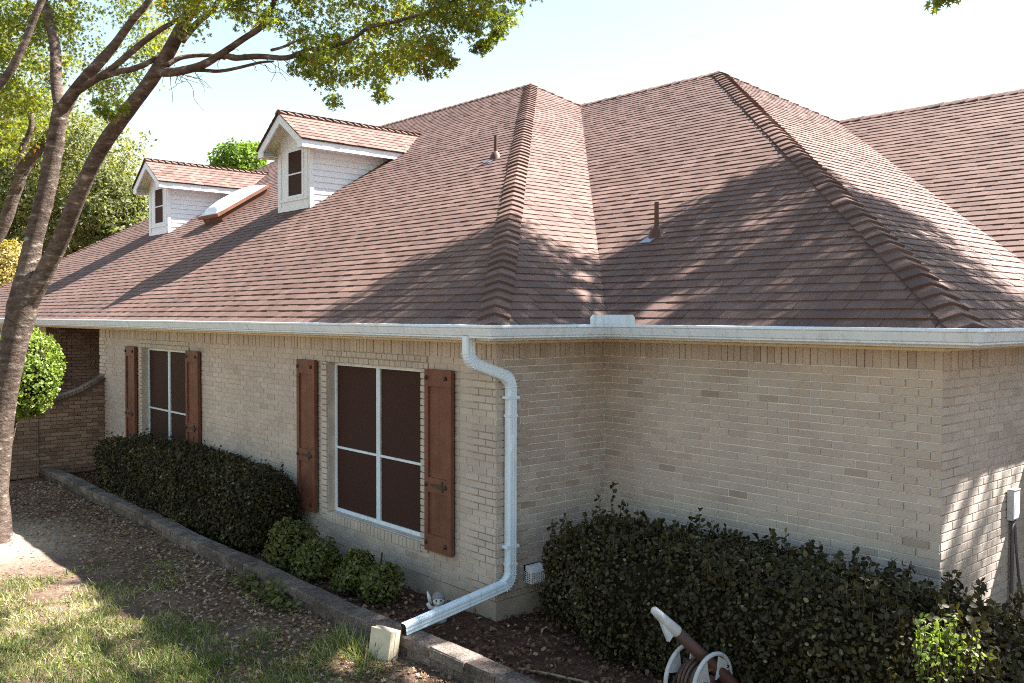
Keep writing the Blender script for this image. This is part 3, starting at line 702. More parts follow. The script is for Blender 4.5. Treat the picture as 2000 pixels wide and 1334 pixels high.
# dormers ----------------------------------------------------------------
def yA(z): return -OV+(z-ZE)/PM
def dormer(cx, label):
    hw, yf, ov, yo = .59, 3.05, .30, 2.72
    ze, zp = 6.17, 6.77; zb0 = zA(yf); pt_ = (zp-ze)/(hw+ov)
    mb = MB()
    zw = ze-.06
    mb.poly([(cx-hw, yf, zb0-.05), (cx+hw, yf, zb0-.05), (cx+hw, yf, ze+.16), (cx, yf, zp-.03), (cx-hw, yf, ze+.16)])
    for s_ in (-1, 1): mb.poly([(cx+s_*(hw-.01), yf, zb0-.1), (cx+s_*(hw-.01), yf, zw), (cx+s_*(hw-.01), yA(zw)+.1, zw)])
    for s_ in (-1, 1): mb.quad((cx+s_*(hw+ov-.02), yo+.03, ze-.15), (cx+s_*(hw-.02), yo+.03, ze-.15), (cx+s_*(hw-.02), yA(ze), ze-.15), (cx+s_*(hw+ov-.02), yA(ze), ze-.15))
    d = add('dormer', mb, 'dormer_white', house, label=label)
    # siding boards on both cheeks
    for s_ in (-1, 1):
        z = zb0-.06; k = 0
        while z < zw-.02:
            z1 = min(z+.115, zw); b = MB(); x0, x1 = cx+s_*(hw-.012), cx+s_*(hw+.016); x1t = cx+s_*(hw-.004)
            ya0, ya1 = yf+.02, yA(z)+.06; yb1 = yA(z1)+.06
            b.hexa([(x0, ya0, z), (x1, ya0, z-.008), (x1, ya1, z-.008), (x0, ya1, z), (x0, ya0, z1), (x1t, ya0, z1), (x1t, yb1, z1), (x0, yb1, z1)])
            add('siding_board', b, 'dormer_white', d); z = z1
        b = MB(); b.box(cx+s_*hw-.05-(.03 if s_ < 0 else -.08+.0), cx+s_*hw+(.02 if s_ > 0 else .08-.03), yf-.022, yf+.05, zb0-.04, zw-.03); add('corner_board', b, 'dormer_white', d)
    # front trim, window
    b = MB(); wx0, wx1, wz0, wz1 = cx-.235, cx+.305, 5.215, 6.06
    for q in ((cx-hw+.085, wx0, zb0+.0, zw), (wx1, cx+hw-.085, zb0+.0, zw), (wx0, wx1, zb0, wz0-.0)): b.box(q[0]+.002, q[1]-.002, yf-.012, yf+.01, q[2]-.02, q[3])
    add('front_panel', b, 'dormer_white', d)
    b = MB(); f = .055
    b.box(wx0-f, wx0, yf-.028, yf, wz0-f, wz1+.02); b.box(wx1, wx1+f, yf-.028, yf, wz0-f, wz1+.02); b.box(wx0, wx1, yf-.027, yf, wz0-f, wz0); b.box(wx0, wx1, yf-.027, yf, wz1, wz1+.02)
    wn = add('window', b, 'dormer_white', d)
    b = MB(); b.box(wx0, wx1, yf-.010, yf+.004, wz0, wz1); sc_ = add('screen', b, 'screen', d)
    b = MB(); zm = wz0+.49*(wz1-wz0); b.box(wx0, wx1, yf-.02, yf-.008, zm-.013, zm+.013); add('sash_bar', b, 'dormer_white', d)
    b = MB(); b.box(cx-hw+.06, cx+hw-.06, yf-.035, yf, wz0-f-.05, wz0-f-.005); b.box(cx-hw+.05, cx+hw-.05, yf-.018, yf, zb0-.02, zb0+.08); add('sill', b, 'dormer_white', d)
    # rake boards, returns, eave fascia
    for s_ in (-1, 1):
        b = MB(); e = cx+s_*(hw+ov); wd = .15
        P = [(e, ze-.02), (cx, zp-.02), (cx, zp-.02-wd*1.25), (e-s_*.19, ze-.02-.055), (e-s_*.19, ze-.17), (e, ze-.17)]
        f0 = [(x, yo, z) for x, z in P]; f1 = [(x, yo+.03, z) for x, z in P]
        if s_ > 0: f0, f1 = f0, f1
        b.poly(f0); b.poly(f1[::-1])
        for i in range(6): j = (i+1) % 6; b.quad(f0[i], f1[i], f1[j], f0[j])
        add('rake_board', b, 'dormer_white', d)
        b = MB(); x0, x1 = sorted((e, e-s_*.025)); yb_ = yA(ze-.1)
        b.hexa([(x0, yo+.03, ze-.17), (x1, yo+.03, ze-.17), (x1, yA(ze-.17)+.02, ze-.17), (x0, yA(ze-.17)+.02, ze-.17), (x0, yo+.03, ze-.015), (x1, yo+.03, ze-.015), (x1, yA(ze)+.02, ze-.015), (x0, yA(ze)+.02, ze-.015)]); add('fascia', b, 'dormer_white', d)
        b = MB(); x0, x1 = sorted((e-s_*.025, e-s_*.19)); b.box(x0, x1, yo+.031, yf, ze-.168, ze-.155); add('soffit_return', b, 'cream', d)
    # sloped soffits behind the rake
    b = MB()
    for s_ in (-1, 1): b.quad((cx+s_*(hw+ov-.02), yo+.031, ze-.045), (cx, yo+.031, zp-.05), (cx, yf+.002, zp-.05), (cx+s_*(hw+ov-.02), yf+.002, ze-.045))
    for s_ in (-1, 1):
        zi = ze-.045+(ov-.02)/(hw+ov-.02)*(zp-ze-.005)
        b.poly([(cx+s_*(hw+ov-.02), yf+.001, ze-.16), (cx+s_*(hw-.01), yf+.001, ze-.16), (cx+s_*(hw-.01), yf+.001, zi), (cx+s_*(hw+ov-.02), yf+.001, ze-.045)])
    add('rake_soffit', b, 'cream', d)
    # roof
    dk = MB(); sh = MB()
    for s_ in (-1, 1):
        e = cx+s_*(hw+ov+.02); ze2 = ze-.0135
        yE, yP = yA(ze2), yA(zp)
        f0 = [(e, yo-.03, ze2), (cx, yo-.03, zp), (cx, yP, zp), (e, yE, ze2)]
        dk.poly(f0); dk.poly([(x, y, z-.02) for x, y, z in f0][::-1]); dk.quad(f0[0], f0[1], (cx, yo-.03, zp-.025), (e, yo-.03, ze2-.025)); dk.quad(f0[0], (e, yo-.03, ze2-.025), (e, yE, ze2-.025), f0[3])
        c2 = 1/math.hypot(1, pt_); vd = np.array([-s_, 0, pt_])*c2; nn = np.array([s_*pt_, 0, 1])*c2
        F_ = shingle_face((e, yo-.03, ze2), (0, 1, 0), vd, nn, lambda v: -.01, lambda v: (yE-yo+.03)+(v*pt_*c2)/PM, int((hw+ov+.02)/c2/EXP)+1, 40+s_+int(abs(cx)), (.5, .13), start=-.015)
        for P, t in F_: sh.hexa(P if s_ > 0 else [P[1], P[0], P[3], P[2], P[5], P[4], P[7], P[6]], t, TABF)
    add('roof_deck', dk, 'deck', d); add('shingle_field', sh, 'shingle', d, kind='stuff')
    c2 = 1/math.hypot(1, pt_)
    caps((cx, yo-.03, zp+.004), (cx, yA(zp)-.05, zp+.004), np.array([-pt_, 0, 1])*c2, np.array([pt_, 0, 1])*c2, wing=.11, thick=.038, parent=d, seed=int(abs(cx)), expo=.165)
    return d
dormer(-9.53, 'nearer white dormer with a narrow dark window'); dormer(-16.6, 'farther white dormer beside the skylight')

# windows ------------------------------------------------------------------
def window(W, label):
    a, b, c, d = W; y = .085; mb = MB(); f = .042
    mb.box(a, a+f, y, y+.05, c, d); mb.box(b-f, b, y, y+.05, c, d); mb.box(a+f, b-f, y, y+.05, d-f, d); mb.box(a+f, b-f, y, y+.05, c+.0, c+f)
    wn = add('window', mb, 'white', house, label=label)
    mx = (a+b)/2; mb = MB(); mb.box(mx-.034, mx-.004, y-.006, y+.04, c+f, d-f); mb.box(mx+.004, mx+.034, y-.006, y+.04, c+f, d-f); mb.box(mx-.004, mx+.004, y+.004, y+.04, c+f, d-f); add('mullion', mb, 'white', wn)
    zr = c+.43*(d-c)
    for (p, q) in ((a+f, mx-.034), (mx+.034, b-f)):
        mb = MB(); mb.box(p, q, y+.002, y+.03, zr-.013, zr+.013); add('sash_bar', mb, 'white', wn)
        for (z0, z1) in ((c+f, zr-.013), (zr+.013, d-f)):
            mb = MB(); mb.box(p, q, y+.016, y+.026, z0, z1); add('screen_panel', mb, 'screen', wn)
window(W1, 'nearer front window with dark brown screens'); window(W2, 'farther front window half hidden by the hedge')
def shutter(x0, x1, label, z0=.51, z1=2.345):
    y1 = -.030; th = .022; w_ = x1-x0; mb = MB(); mb.box(x0+.02, x1-.02, y1+.0, -.004, z0+.02, z1-.02)
    s = add('shutter', mb, 'iron', house, label=label)
    g_ = .004; third = w_/2
    for k in range(2):
        b = MB(); b.box(x0+k*third+g_/2*(k > 0), x0+(k+1)*third-g_/2*(k < 1), y1-th, y1, z0, z1); add('plank', b, 'shutter', s)
    for (p, q) in ((x0-.001, x0+.058), (x1-.058, x1+.001)):
        b = MB(); b.box(p, q, y1-th-.022, y1-th, z0-.001, z1+.001); add('stile', b, 'shutter', s)
    hh = z1-z0
    for (za, zb) in ((z1-.17, z1+.0005), (z0+hh*.325, z0+hh*.325+.15), (z0-.0005, z0+.17)):
        b = MB(); b.box(x0+.058, x1-.058, y1-th-.019, y1-th, za, zb); add('rail', b, 'shutter', s)
        for xx in (x0+.03, x1-.085):
            b = MB(); zc_ = (za+zb)/2
            b.tube([(xx if xx == x0+.03 else x1-.085, y1-th-.018, zc_), (xx, y1-th-.034, zc_), (xx, y1-th-.042, zc_)], [.024, .021, .008], 8); add('bolt', b, 'iron', s)
    b = MB(); zc_ = z0+hh*.325+.075; yy = y1-th-.0195
    b.poly([(x0+.10, yy-.006, zc_+.010), (x0+.10, yy-.006, zc_-.010), (x1-.16, yy-.006, zc_-.022), (x1-.15, yy-.006, zc_-.055), (x1-.125, yy-.006, zc_-.055), (x1-.125, yy-.006, zc_+.055), (x1-.15, yy-.006, zc_+.055), (x1-.16, yy-.006, zc_+.022)])
    b.poly([(x0+.10, yy, zc_+.010), (x1-.16, yy, zc_+.022), (x1-.15, yy, zc_+.055), (x1-.125, yy, zc_+.055), (x1-.125, yy, zc_-.055), (x1-.15, yy, zc_-.055), (x1-.16, yy, zc_-.022), (x0+.10, yy, zc_-.010)])
    b.quad((x0+.10, yy, zc_+.010), (x0+.10, yy-.006, zc_+.010), (x1-.16, yy-.006, zc_+.022), (x1-.16, yy, zc_+.022)); add('strap_hinge', b, 'iron', s)
shutter(-3.69, -3.255, 'left shutter of the nearer window'); shutter(-1.03, -.598, 'right shutter of the nearer window')
shutter(-9.84, -9.385, 'left shutter of the farther window'); shutter(-7.165, -6.71, 'right shutter of the farther window')

# dryer vent on the return wall ---------------------------------------------
y0, y1, z0, z1 = .345, .525, .325, .485
mb = MB(); mb.box(.008, .03, y0, y1, z0, z1); dvn = add('vent_cover', mb, 'blk', house, label='small white caged dryer vent low on the return wall')
mb = MB(); xo = .115
mb.hexa([(.01, y0, z1-.05), (xo, y0+.01, z1-.06), (xo, y1-.01, z1-.06), (.01, y1, z1-.05), (.01, y0, z1), (xo-.03, y0+.01, z1), (xo-.03, y1-.01, z1), (.01, y1, z1)]); add('hood', mb, 'vent', dvn)
mb = MB()
for k in range(8):
    yy = y0+.006+(y1-y0-.012)*k/7; mb.box(xo-.008, xo, yy-.004, yy+.004, z0, z1-.06)
for k in range(6):
    zz = z0+.004+(z1-z0-.07)*k/5; mb.box(xo-.0075, xo-.001, y0, y1, zz-.004, zz+.004)
    for yy in (y0, y1-.007): mb.box(.01, xo-.008, yy, yy+.007, zz-.0035, zz+.0035)
for k in range(4):
    xx = .02+k*.025
    for yy in (y0-.0005, y1-.0065): mb.box(xx, xx+.006, yy, yy+.006, z0, z1-.05)
add('cage', mb, 'vent', dvn)
# electrical box on the side wall --------------------------------------------
yb0, yb1, zb0, zb1 = 2.80, 2.93, 1.145, 1.40
mb = MB(); mb.box(LX+.012, LX+.060, yb0, yb1, zb0, zb1); bx = add('electrical_box', mb, 'boxgrey', house, label='small grey electrical box on the side wall')
mb = MB(); mb.box(LX+.061, LX+.069, yb0-.004, yb1+.004, zb0+.015, zb1+.003); mb.box(LX+.014, LX+.074, yb0-.006, yb1+.006, zb1+.003, zb1+.010); add('lid', mb, 'boxgrey', bx)
mb = MB(); mb.tube([(LX+.035, 2.87, zb0), (LX+.035, 2.87, .75), (LX+.035, 2.87, .3), (LX+.035, 2.87, .0)], .016, 8); add('conduit', mb, 'cable', bx, True)
mb = MB(); mb.tube([(LX+.045, 2.89, zb0), (LX+.06, 2.89, .9), (LX+.07, 2.93, .65), (LX+.07, 3.03, .45), (LX+.09, 3.18, .25), (LX+.09, 3.24, .0)], .011, 8); add('cable', mb, 'cable', bx, True)

# ------------------------------------------------------------------ garden wall by the porch
gx = -11.12
gw = thing('garden_wall', 'brown brick garden wall with a curved sloping top beside the porch', 'wall', (gx, -.9, 0))
def gtop(s): # s = distance from the house
    return 1.33+.42*max(0, 1-s/1.1)**1.7
mb = MB(); K = 14
for i in range(K):
    sa, sb = 1.15*i/K, 1.15*(i+1)/K
    mb.hexa([(gx-.18, -sa, 0), (gx, -sa, 0), (gx, -sb, 0), (gx-.18, -sb, 0), (gx-.18, -sa, gtop(sa)-.02), (gx, -sa, gtop(sa)-.02), (gx, -sb, gtop(sb)-.02), (gx-.18, -sb, gtop(sb)-.02)])
mb.box(gx-.28, gx+.03, -1.9, -1.15, 0, 1.12)
core = add('wall_core', mb, 'darkmortar', gw)
FG = frame((gx, 0, 0), (0, -1, 0), (1, 0, 0))
FGm = frame((gx, -1.15, 0), (0, 1, 0), (1, 0, 0))
gl = []
R = random.Random(5)
for (F_, ua, ub, zt, xoff) in ((frame((gx, -1.15, 0), (0, 1, 0), (1, 0, 0)), 0, 1.15, None, 0), (frame((gx+.03, -1.9, 0), (0, 1, 0), (1, 0, 0)), 0, .75, 1.12, 0)):
    c = 0
    while True:
        z0 = .02+c*CH
        if z0 > (zt or 1.7)-CH: break
        u = ua-(.10 if c % 2 else 0)
        while u < ub-.01:
            p, q = max(u, ua), min(u+.203, ub); u += .203
            s_ = 1.15-(p+q)/2
            if q-p < .03: continue
            if zt is None and z0+CH > gtop(s_)-.06: continue
            put_brick(gl, F_, p+J/2, q-J/2, z0, z0+CH-J, .008, R.random())
        c += 1
for m_, t in gl: place('brick', DB[int(round(t*8))], m_, gw)
for i in range(18):
    sa, sb = 1.17*i/18, 1.17*(i+1)/18-.007
    b = MB(); x0, x1 = gx-.20, gx+.025
    b.hexa([(x0, -sa, gtop(sa)-.022), (x1, -sa, gtop(sa)-.022), (x1, -sb, gtop(sb)-.022), (x0, -sb, gtop(sb)-.022), (x0, -sa, gtop(sa)+.045), (x1, -sa, gtop(sa)+.045), (x1, -sb, gtop(sb)+.045), (x0, -sb, gtop(sb)+.045)], .1+.5*R.random())
    add('coping_brick', b, 'stone', gw)

# ------------------------------------------------------------------ stone edging of the planting bed
ed = thing('stone_edging', 'low weathered stone edging two courses high along the planting bed', 'edging', (-4, -1.05, 0))
def ey(x): return -1.04+.03*math.sin(x*.6)+(.02*math.sin(x*1.7))
for course in range(2):
    x = -10.95-(.2 if course else 0)
    while x < 3.2:
        ln = R.uniform(.34, .46) if course else R.uniform(.20, .32); xa, xb = x+.004, min(x+ln, 3.2)-.004; x += ln
        ya, yb_ = ey(xa)+R.gauss(0, .004), ey(xb)+R.gauss(0, .004); wd = .105 if course else .095; za, zb = (.088, .172+R.gauss(0, .004)) if course else (-.03, .086)
        ins = 0 if course else .012
        b = MB(); r_ = .012
        lo = [(xa, ya-wd+ins, za), (xb, yb_-wd+ins, za), (xb, yb_+wd-ins, za), (xa, ya+wd-ins, za)]
        mid = [(p[0], p[1], zb-r_) for p in lo]; k_ = .010
        tp = [(xa+k_, ya-wd+ins+k_, zb+R.gauss(0, .003)), (xb-k_, yb_-wd+ins+k_, zb+R.gauss(0, .003)), (xb-k_, yb_+wd-ins-k_, zb), (xa+k_, ya+wd-ins-k_, zb)]
        t = R.uniform(.1, .85); n = len(b.v); b.v = lo+mid+tp
        for k in range(4): j = (k+1) % 4; b.f += [(k, j, 4+j, 4+k), (4+k, 4+j, 8+j, 8+k)]
        b.f.append((8, 9, 10, 11)); b.t = [t]*9
        add('edging_block', b, 'stone', ed)

# ------------------------------------------------------------------ splash block, figurine, stake, hose reel
sb = thing('splash_block', 'cream concrete splash block standing at the downspout outlet', 'splash block', (.02, -1.26, 0))
def tilt(P, o, ang, yaw):
    M_ = Matrix.Translation(o) @ Matrix.Rotation(yaw, 4, 'Z') @ Matrix.Rotation(ang, 4, 'X'); return [tuple(M_ @ Vector(p)) for p in P]
o_ = (.035, -1.315, -.02)
def tbox(x0, x1, y0, y1, z0, z1): return tilt([(x0, y0, z0), (x1, y0, z0), (x1, y1, z0), (x0, y1, z0), (x0, y0, z1), (x1, y0, z1), (x1, y1, z1), (x0, y1, z1)], o_, math.radians(-10), math.radians(12))
b = MB(); b.hexa(tbox(-.115, .115, -.028, .028, 0, .27)); add('slab', b, 'splash', sb)
b = MB(); b.hexa(tbox(-.118, -.085, .029, .085, .0, .272)); b.hexa(tbox(.085, .118, .029, .085, .0, .272)); b.hexa(tbox(-.084, .084, .029, .085, .236, .2715)); add('rim', b, 'splash', sb)

fx, fy = -.36, -.40
fg = thing('garden_figurine', 'small white garden figurine with a round face behind the downspout', 'figurine', (fx, fy, 0))
def ball(mb, c, r, sx=1, sy=1, sz=1, nu=14, nv=9):
    n = len(mb.v)
    for j in range(nv+1):
        th = math.pi*j/nv
        for i in range(nu): ph = 2*math.pi*i/nu; mb.v.append((c[0]+r*sx*math.sin(th)*math.cos(ph), c[1]+r*sy*math.sin(th)*math.sin(ph), c[2]+r*sz*math.cos(th)))
    for j in range(nv):
        for i in range(nu): i2 = (i+1) % nu; mb.f.append((n+j*nu+i, n+(j+1)*nu+i, n+(j+1)*nu+i2, n+j*nu+i2)); mb.t.append(.5)
fdir = np.array([CAM[0]-fx, CAM[1]-fy, 0]); fdir /= np.linalg.norm(fdir); fr_ = np.array([-fdir[1], fdir[0], 0])
b = MB(); b.tube([(fx, fy, .0), (fx, fy, .03), (fx, fy, .10), (fx, fy, .15), (fx, fy, .17)], [.07, .08, .075, .05, .03], 14); add('body', b, 'fig', fg, True)
b = MB(); ball(b, (fx, fy, .215), .058, 1, 1, .95); add('head', b, 'fig', fg, True)
b = MB(); ball(b, tuple(np.array([fx, fy, .235])-fdir*.012), .063, 1.02, 1.02, .9); add('hood', b, 'figdark', fg, True)
b = MB(); ball(b, tuple(np.array([fx, fy, .198])+fdir*.052), .017); add('snout', b, 'fig', fg, True)
for s_ in (-1, 1):
    b = MB(); ball(b, tuple(np.array([fx, fy, .226])+fdir*.052+fr_*.022*s_), .0085); add('eye', b, 'blk', fg, True)
    b = MB(); sh_ = np.array([fx, fy, .14])+fr_*s_*.05; b.tube([sh_, sh_+fr_*s_*.03+np.array([0, 0, .01]), sh_+fr_*s_*.05+np.array([0, 0, .05 if s_ < 0 else -.04])], [.022, .02, .018], 8); add('arm', b, 'fig', fg, True)
b = MB(); q = np.array([fx, fy, .18])-fr_*.075; b.tube([q, q+np.array([0, 0, .06])-fr_*.012, q+np.array([0, 0, .12])-fr_*.03], [.014, .02, .006], 8); add('raised_ear', b, 'fig', fg, True)

b = MB(); b.tube([(-1.52, -.32, 0), (-1.50, -.30, .20), (-1.49, -.28, .42)], [.013, .012, .008], 7)
add('garden_stake', b, 'iron', label='thin rusty stake standing among the small shrubs below the window', cat='stake')

rc = np.array([2.46, -.20, .265])
hr = thing('hose_reel', 'brown and white hose reel with raised white grip in front of the hedge', 'hose reel', (rc[0], rc[1], 0))
def ring(c, r, rt, m, nm, seg=40):
    b = MB(); pts = [(c[0], c[1]+r*math.cos(2*math.pi*k/seg), c[2]+r*math.sin(2*math.pi*k/seg)) for k in range(seg+1)]; b.tube(pts, rt, 8, cap=False); return add(nm, b, m, hr, True)
def spokes(c, r, nm):
    b = MB()
    for k in range(4):
        a = math.pi/4+k*math.pi/2; a0, a1 = a-.42, a+.42
        pts = [(.05, a), (r*.55, a-.28), (r*.98, a0), (r, a), (r*.98, a1), (r*.55, a+.28)]
        f0 = [(c[0]-.006, c[1]+q*math.cos(w_), c[2]+q*math.sin(w_)) for q, w_ in pts]; f1 = [(c[0]+.006, y, z) for _, y, z in f0]
        b.poly(f0[::-1]); b.poly(f1)
        for i in range(6): j = (i+1) % 6; b.quad(f0[i], f0[j], f1[j], f1[i])
    return add(nm, b, 'reelwhite', hr)
for dx in (-.12, .12):
    c = rc+np.array([dx, 0, 0]); ring(c, .225, .016, 'reelwhite', 'flange'); spokes(c, .21, 'spoke_plate')
b = MB(); b.tube([rc+np.array([-.115, 0, 0]), rc+np.array([.115, 0, 0])], .07, 20); add('drum', b, 'reelbrown', hr, True)
b = MB(); pts = []
for k in range(0, 430):
    a = k/430*2*math.pi*11; lay_ = int(a/(2*math.pi)//5.5); ph = (a/(2*math.pi) % 5.5)/5.5; x = -.098+.196*(ph if lay_ % 2 == 0 else 1-ph); r = .095+.026*lay_+.03*(1+math.sin(a*.37))*.5
    pts.append(rc+np.array([x, r*math.cos(a), r*math.sin(a)]))
b.tube(pts, .0125, 7); add('hose_coil', b, 'hose', hr, True)
# frame, arm and grip
ab = np.array([2.60, -.02, .25]); at_ = np.array([2.29, -.51, .81]); dirn = (at_-ab)/np.linalg.norm(at_-ab)
b = MB(); b.tube([ab-dirn*.12, ab, ab+dirn*.28, ab+dirn*.57], [.05, .052, .046, .040], 12); add('arm', b, 'reelbrown', hr, True)
tip = ab+dirn*.80
b = MB(); b.tube([ab+dirn*.545, ab+dirn*.56, ab+dirn*.64, ab+dirn*.74, tip, tip+dirn*.012], [.038, .045, .040, .034, .028, .014], 12); gp = add('grip', b, 'reelwhite', hr, True)
pu = np.cross(dirn, (1, 0, 0)); pu /= np.linalg.norm(pu)
if pu[2] > 0: pu = -pu
b = MB(); q0, q1, q2 = ab+dirn*.57, ab+dirn*.77, ab+dirn*.58+pu*.10
for s_ in (-1, 1): b.poly([tuple(p+np.array([s_*.012, 0, 0])) for p in ((q0, q1, q2) if s_ > 0 else (q0, q2, q1))])
b.quad(q1+np.array([-.012, 0, 0]), q1+np.array([.012, 0, 0]), q2+np.array([.012, 0, 0]), q2+np.array([-.012, 0, 0])); add('grip_web', b, 'reelwhite', gp)
for s_ in (-1, 1):
    b = MB(); x = rc[0]+s_*.17; b.tube([(x, rc[1]-.26, .02), (x, rc[1]-.02, rc[2]), (x, rc[1]+.26, .02)], .016, 8); add('stand', b, 'reelbrown', hr, True)
b = MB(); pts = [(1.0, -.62, .03), (1.25, -.52, .035), (1.52, -.44, .04), (1.78, -.42, .035), (2.05, -.5, .04), (2.2, -.62, .035), (2.2, -.8, .04), (2.0, -.86, .03)]
b.tube(pts, .011, 7); add('garden_hose', b, 'hoseyellow', smooth=True, label='thin dull yellow hose lying on the mulch near the reel', cat='hose')

# ------------------------------------------------------------------ planting
def blob_points(n, c, r, pw=2.6, seed=0, jag=.10, f=4., shell=.25):
    """points in the outer shell of a lumpy rounded box, with outward normals"""
    g_ = np.random.default_rng(seed); d = g_.normal(0, 1, (n, 3)); d /= np.linalg.norm(d, axis=1)[:, None]
    k = (np.abs(d)**pw).sum(1)**(-1/pw); S = d*k[:, None]
    nr = np.sign(S)*np.abs(S)**(pw-1)/np.asarray(r); nr /= np.linalg.norm(nr, axis=1)[:, None]
    P = S*np.asarray(r); lump = 1+jag*fnoise(P, f, seed+1)+jag*.6*fnoise(P, f*2.3, seed+2)
    dep = 1-shell*g_.random(n)**2.2
    return np.asarray(c)+P*(lump*dep)[:, None], nr, dep
def sample_box(n, c, r, seed, **kw):
    P, nr, dep = blob_points(n, c, r, seed=seed, **kw); return P, nr, dep
def core_blob(name, c, r, pw, parent, seed, jag, f, m='hedgecore', k=.86):  # opaque dark blob standing in for the shade inside the leaves
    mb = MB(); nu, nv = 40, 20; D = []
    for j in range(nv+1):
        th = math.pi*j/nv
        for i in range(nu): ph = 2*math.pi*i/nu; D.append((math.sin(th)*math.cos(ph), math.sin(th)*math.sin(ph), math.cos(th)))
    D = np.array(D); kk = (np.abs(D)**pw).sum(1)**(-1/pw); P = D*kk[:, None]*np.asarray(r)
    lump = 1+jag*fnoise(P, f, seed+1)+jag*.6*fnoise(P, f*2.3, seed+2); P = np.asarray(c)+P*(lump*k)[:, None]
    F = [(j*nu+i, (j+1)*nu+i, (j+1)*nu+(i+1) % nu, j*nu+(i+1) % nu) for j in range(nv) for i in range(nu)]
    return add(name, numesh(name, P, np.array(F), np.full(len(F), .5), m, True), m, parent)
def tints(n, mean, sd, dep=None, hi=0., g_=RNG):
    t = g_.normal(mean, sd, n); 
    if hi: t = np.where(g_.random(n) < hi, 1.0, t)
    return np.clip(t, 0, 1)
def shoots(name, base, hgt, nleaf, size, m, parent, mean=.5, up=(0, 0, 1)):
    """upright sprigs with leaves in pairs"""
    P, Nn, b = [], [], MB()
    for (x, y, z), h in zip(base, hgt):
        lean = RNG.normal(0, .12, 2); pts = [np.array([x, y, z-.1]), np.array([x+lean[0]*h*.5, y+lean[1]*h*.5, z+h*.5]), np.array([x+lean[0]*h, y+lean[1]*h, z+h])]
        b.tube(pts, [.004, .003, .0015], 4)
        for k in range(nleaf):
            s_ = (k+.5)/nleaf; p = pts[0]*(1-s_)**2+2*s_*(1-s_)*pts[1]+s_*s_*pts[2]; P.append(p+RNG.normal(0, .008, 3)); Nn.append((0, 0, .6))
    add('stems', b, 'twig', parent, True, kind='stuff')
    P = np.array(P); leaves(name, 'oval', P, np.array(Nn), RNG.uniform(.7, 1.1, len(P))*size, tints(len(P), mean, .2), m, 1.0, parent, kind='stuff')

# left hedge
h1 = thing('hedge', 'long dark hedge beneath the farther window', 'hedge', (-6.2, -.45, 0))
c1, r1 = (-6.25, -.47, .44), (2.66, .47, .52)
core_blob('shade_core', c1, r1, 5, h1, 50, .085, 3.0)
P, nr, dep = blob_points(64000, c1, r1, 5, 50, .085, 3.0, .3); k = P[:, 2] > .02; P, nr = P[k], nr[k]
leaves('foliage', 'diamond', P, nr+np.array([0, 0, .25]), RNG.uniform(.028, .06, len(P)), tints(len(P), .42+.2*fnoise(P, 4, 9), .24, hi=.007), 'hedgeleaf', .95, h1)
nb = 330; bx_ = RNG.uniform(-8.6, -3.8, nb); by_ = RNG.uniform(-.85, -.12, nb)
shoots('sprigs', list(zip(bx_, by_, np.full(nb, .90))), RNG.uniform(.05, .16, nb), 7, .045, 'hedgeleaf', h1)
# right hedge
h2 = thing('hedge', 'dark leafy hedge filling the corner below the blank brick wall', 'hedge', (2.2, .7, 0))
c2, r2 = (2.40, .70, .45), (2.22, .68, .53)
core_blob('shade_core', c2, r2, 3.6, h2, 60, .085, 2.8)
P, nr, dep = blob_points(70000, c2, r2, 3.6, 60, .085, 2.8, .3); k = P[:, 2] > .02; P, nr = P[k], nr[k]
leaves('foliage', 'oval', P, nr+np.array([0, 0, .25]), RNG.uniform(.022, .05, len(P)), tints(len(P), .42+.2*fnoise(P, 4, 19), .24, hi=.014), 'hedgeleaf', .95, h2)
nb = 360; bx_ = RNG.uniform(.5, 4.2, nb); by_ = RNG.uniform(.15, 1.28, nb); hh = RNG.uniform(.04, .17, nb)
bx_[:7] = (.37, .31, .45, 1.42, 1.5, 2.62, 2.9); by_[:7] = (1.18, 1.1, 1.2, 1.2, 1.22, 1.2, 1.2); hh[:7] = (.36, .22, .18, .24, .14, .16, .14)
shoots('sprigs', list(zip(bx_, by_, np.full(nb, .90))), hh, 13, .055, 'hedgeleaf', h2)
q_ = np.array([4.02, .12, .80])+RNG.normal(0, 1, (60, 3))*np.array([.11, .08, .11])
shoots('sun_patch_sprigs', [tuple(v) for v in q_], RNG.uniform(.05, .13, 60), 9, .038, 'bushleaf', h2, .35)  # paler leaves put the hedge's sun patch into their colour
# small shrubs in the bed
for i, (x, y, r, h, lb) in enumerate(((-2.92, -.56, .30, .52, 'largest light green shrub next to the dark hedge'), (-2.30, -.55, .24, .38, 'small light green shrub second from the dark hedge'),
                                      (-1.62, -.52, .23, .42, 'small light green shrub beside the rusty stake'), (-1.22, -.50, .22, .40, 'small light green shrub nearest the downspout'))):
    s = thing('shrub', lb, 'shrub', (x, y, 0), 'small shrubs under the nearer window')
    c, rr = (x, y, h*.52), (r, r*.9, h*.55)
    core_blob('shade_core', c, rr, 2.2, s, 70+i, .28, 8, k=.55)
    P, nr, dep = blob_points(2600, c, rr, 2.2, 70+i, .3, 9, .55); k = P[:, 2] > .03; P, nr = P[k], nr[k]
    leaves('foliage', 'oval', P, nr+np.array([0, 0, .5]), RNG.uniform(.025, .052, len(P)), tints(len(P), .5, .25), 'shrubleaf', .8, s)
    b = MB()
    for q in range(5): b.tube([(x, y, 0), (x+random.uniform(-.5, .5)*r, y+random.uniform(-.5, .5)*r, h*.7)], [.008, .004], 5)
    add('stems', b, 'twig', s, kind='stuff')
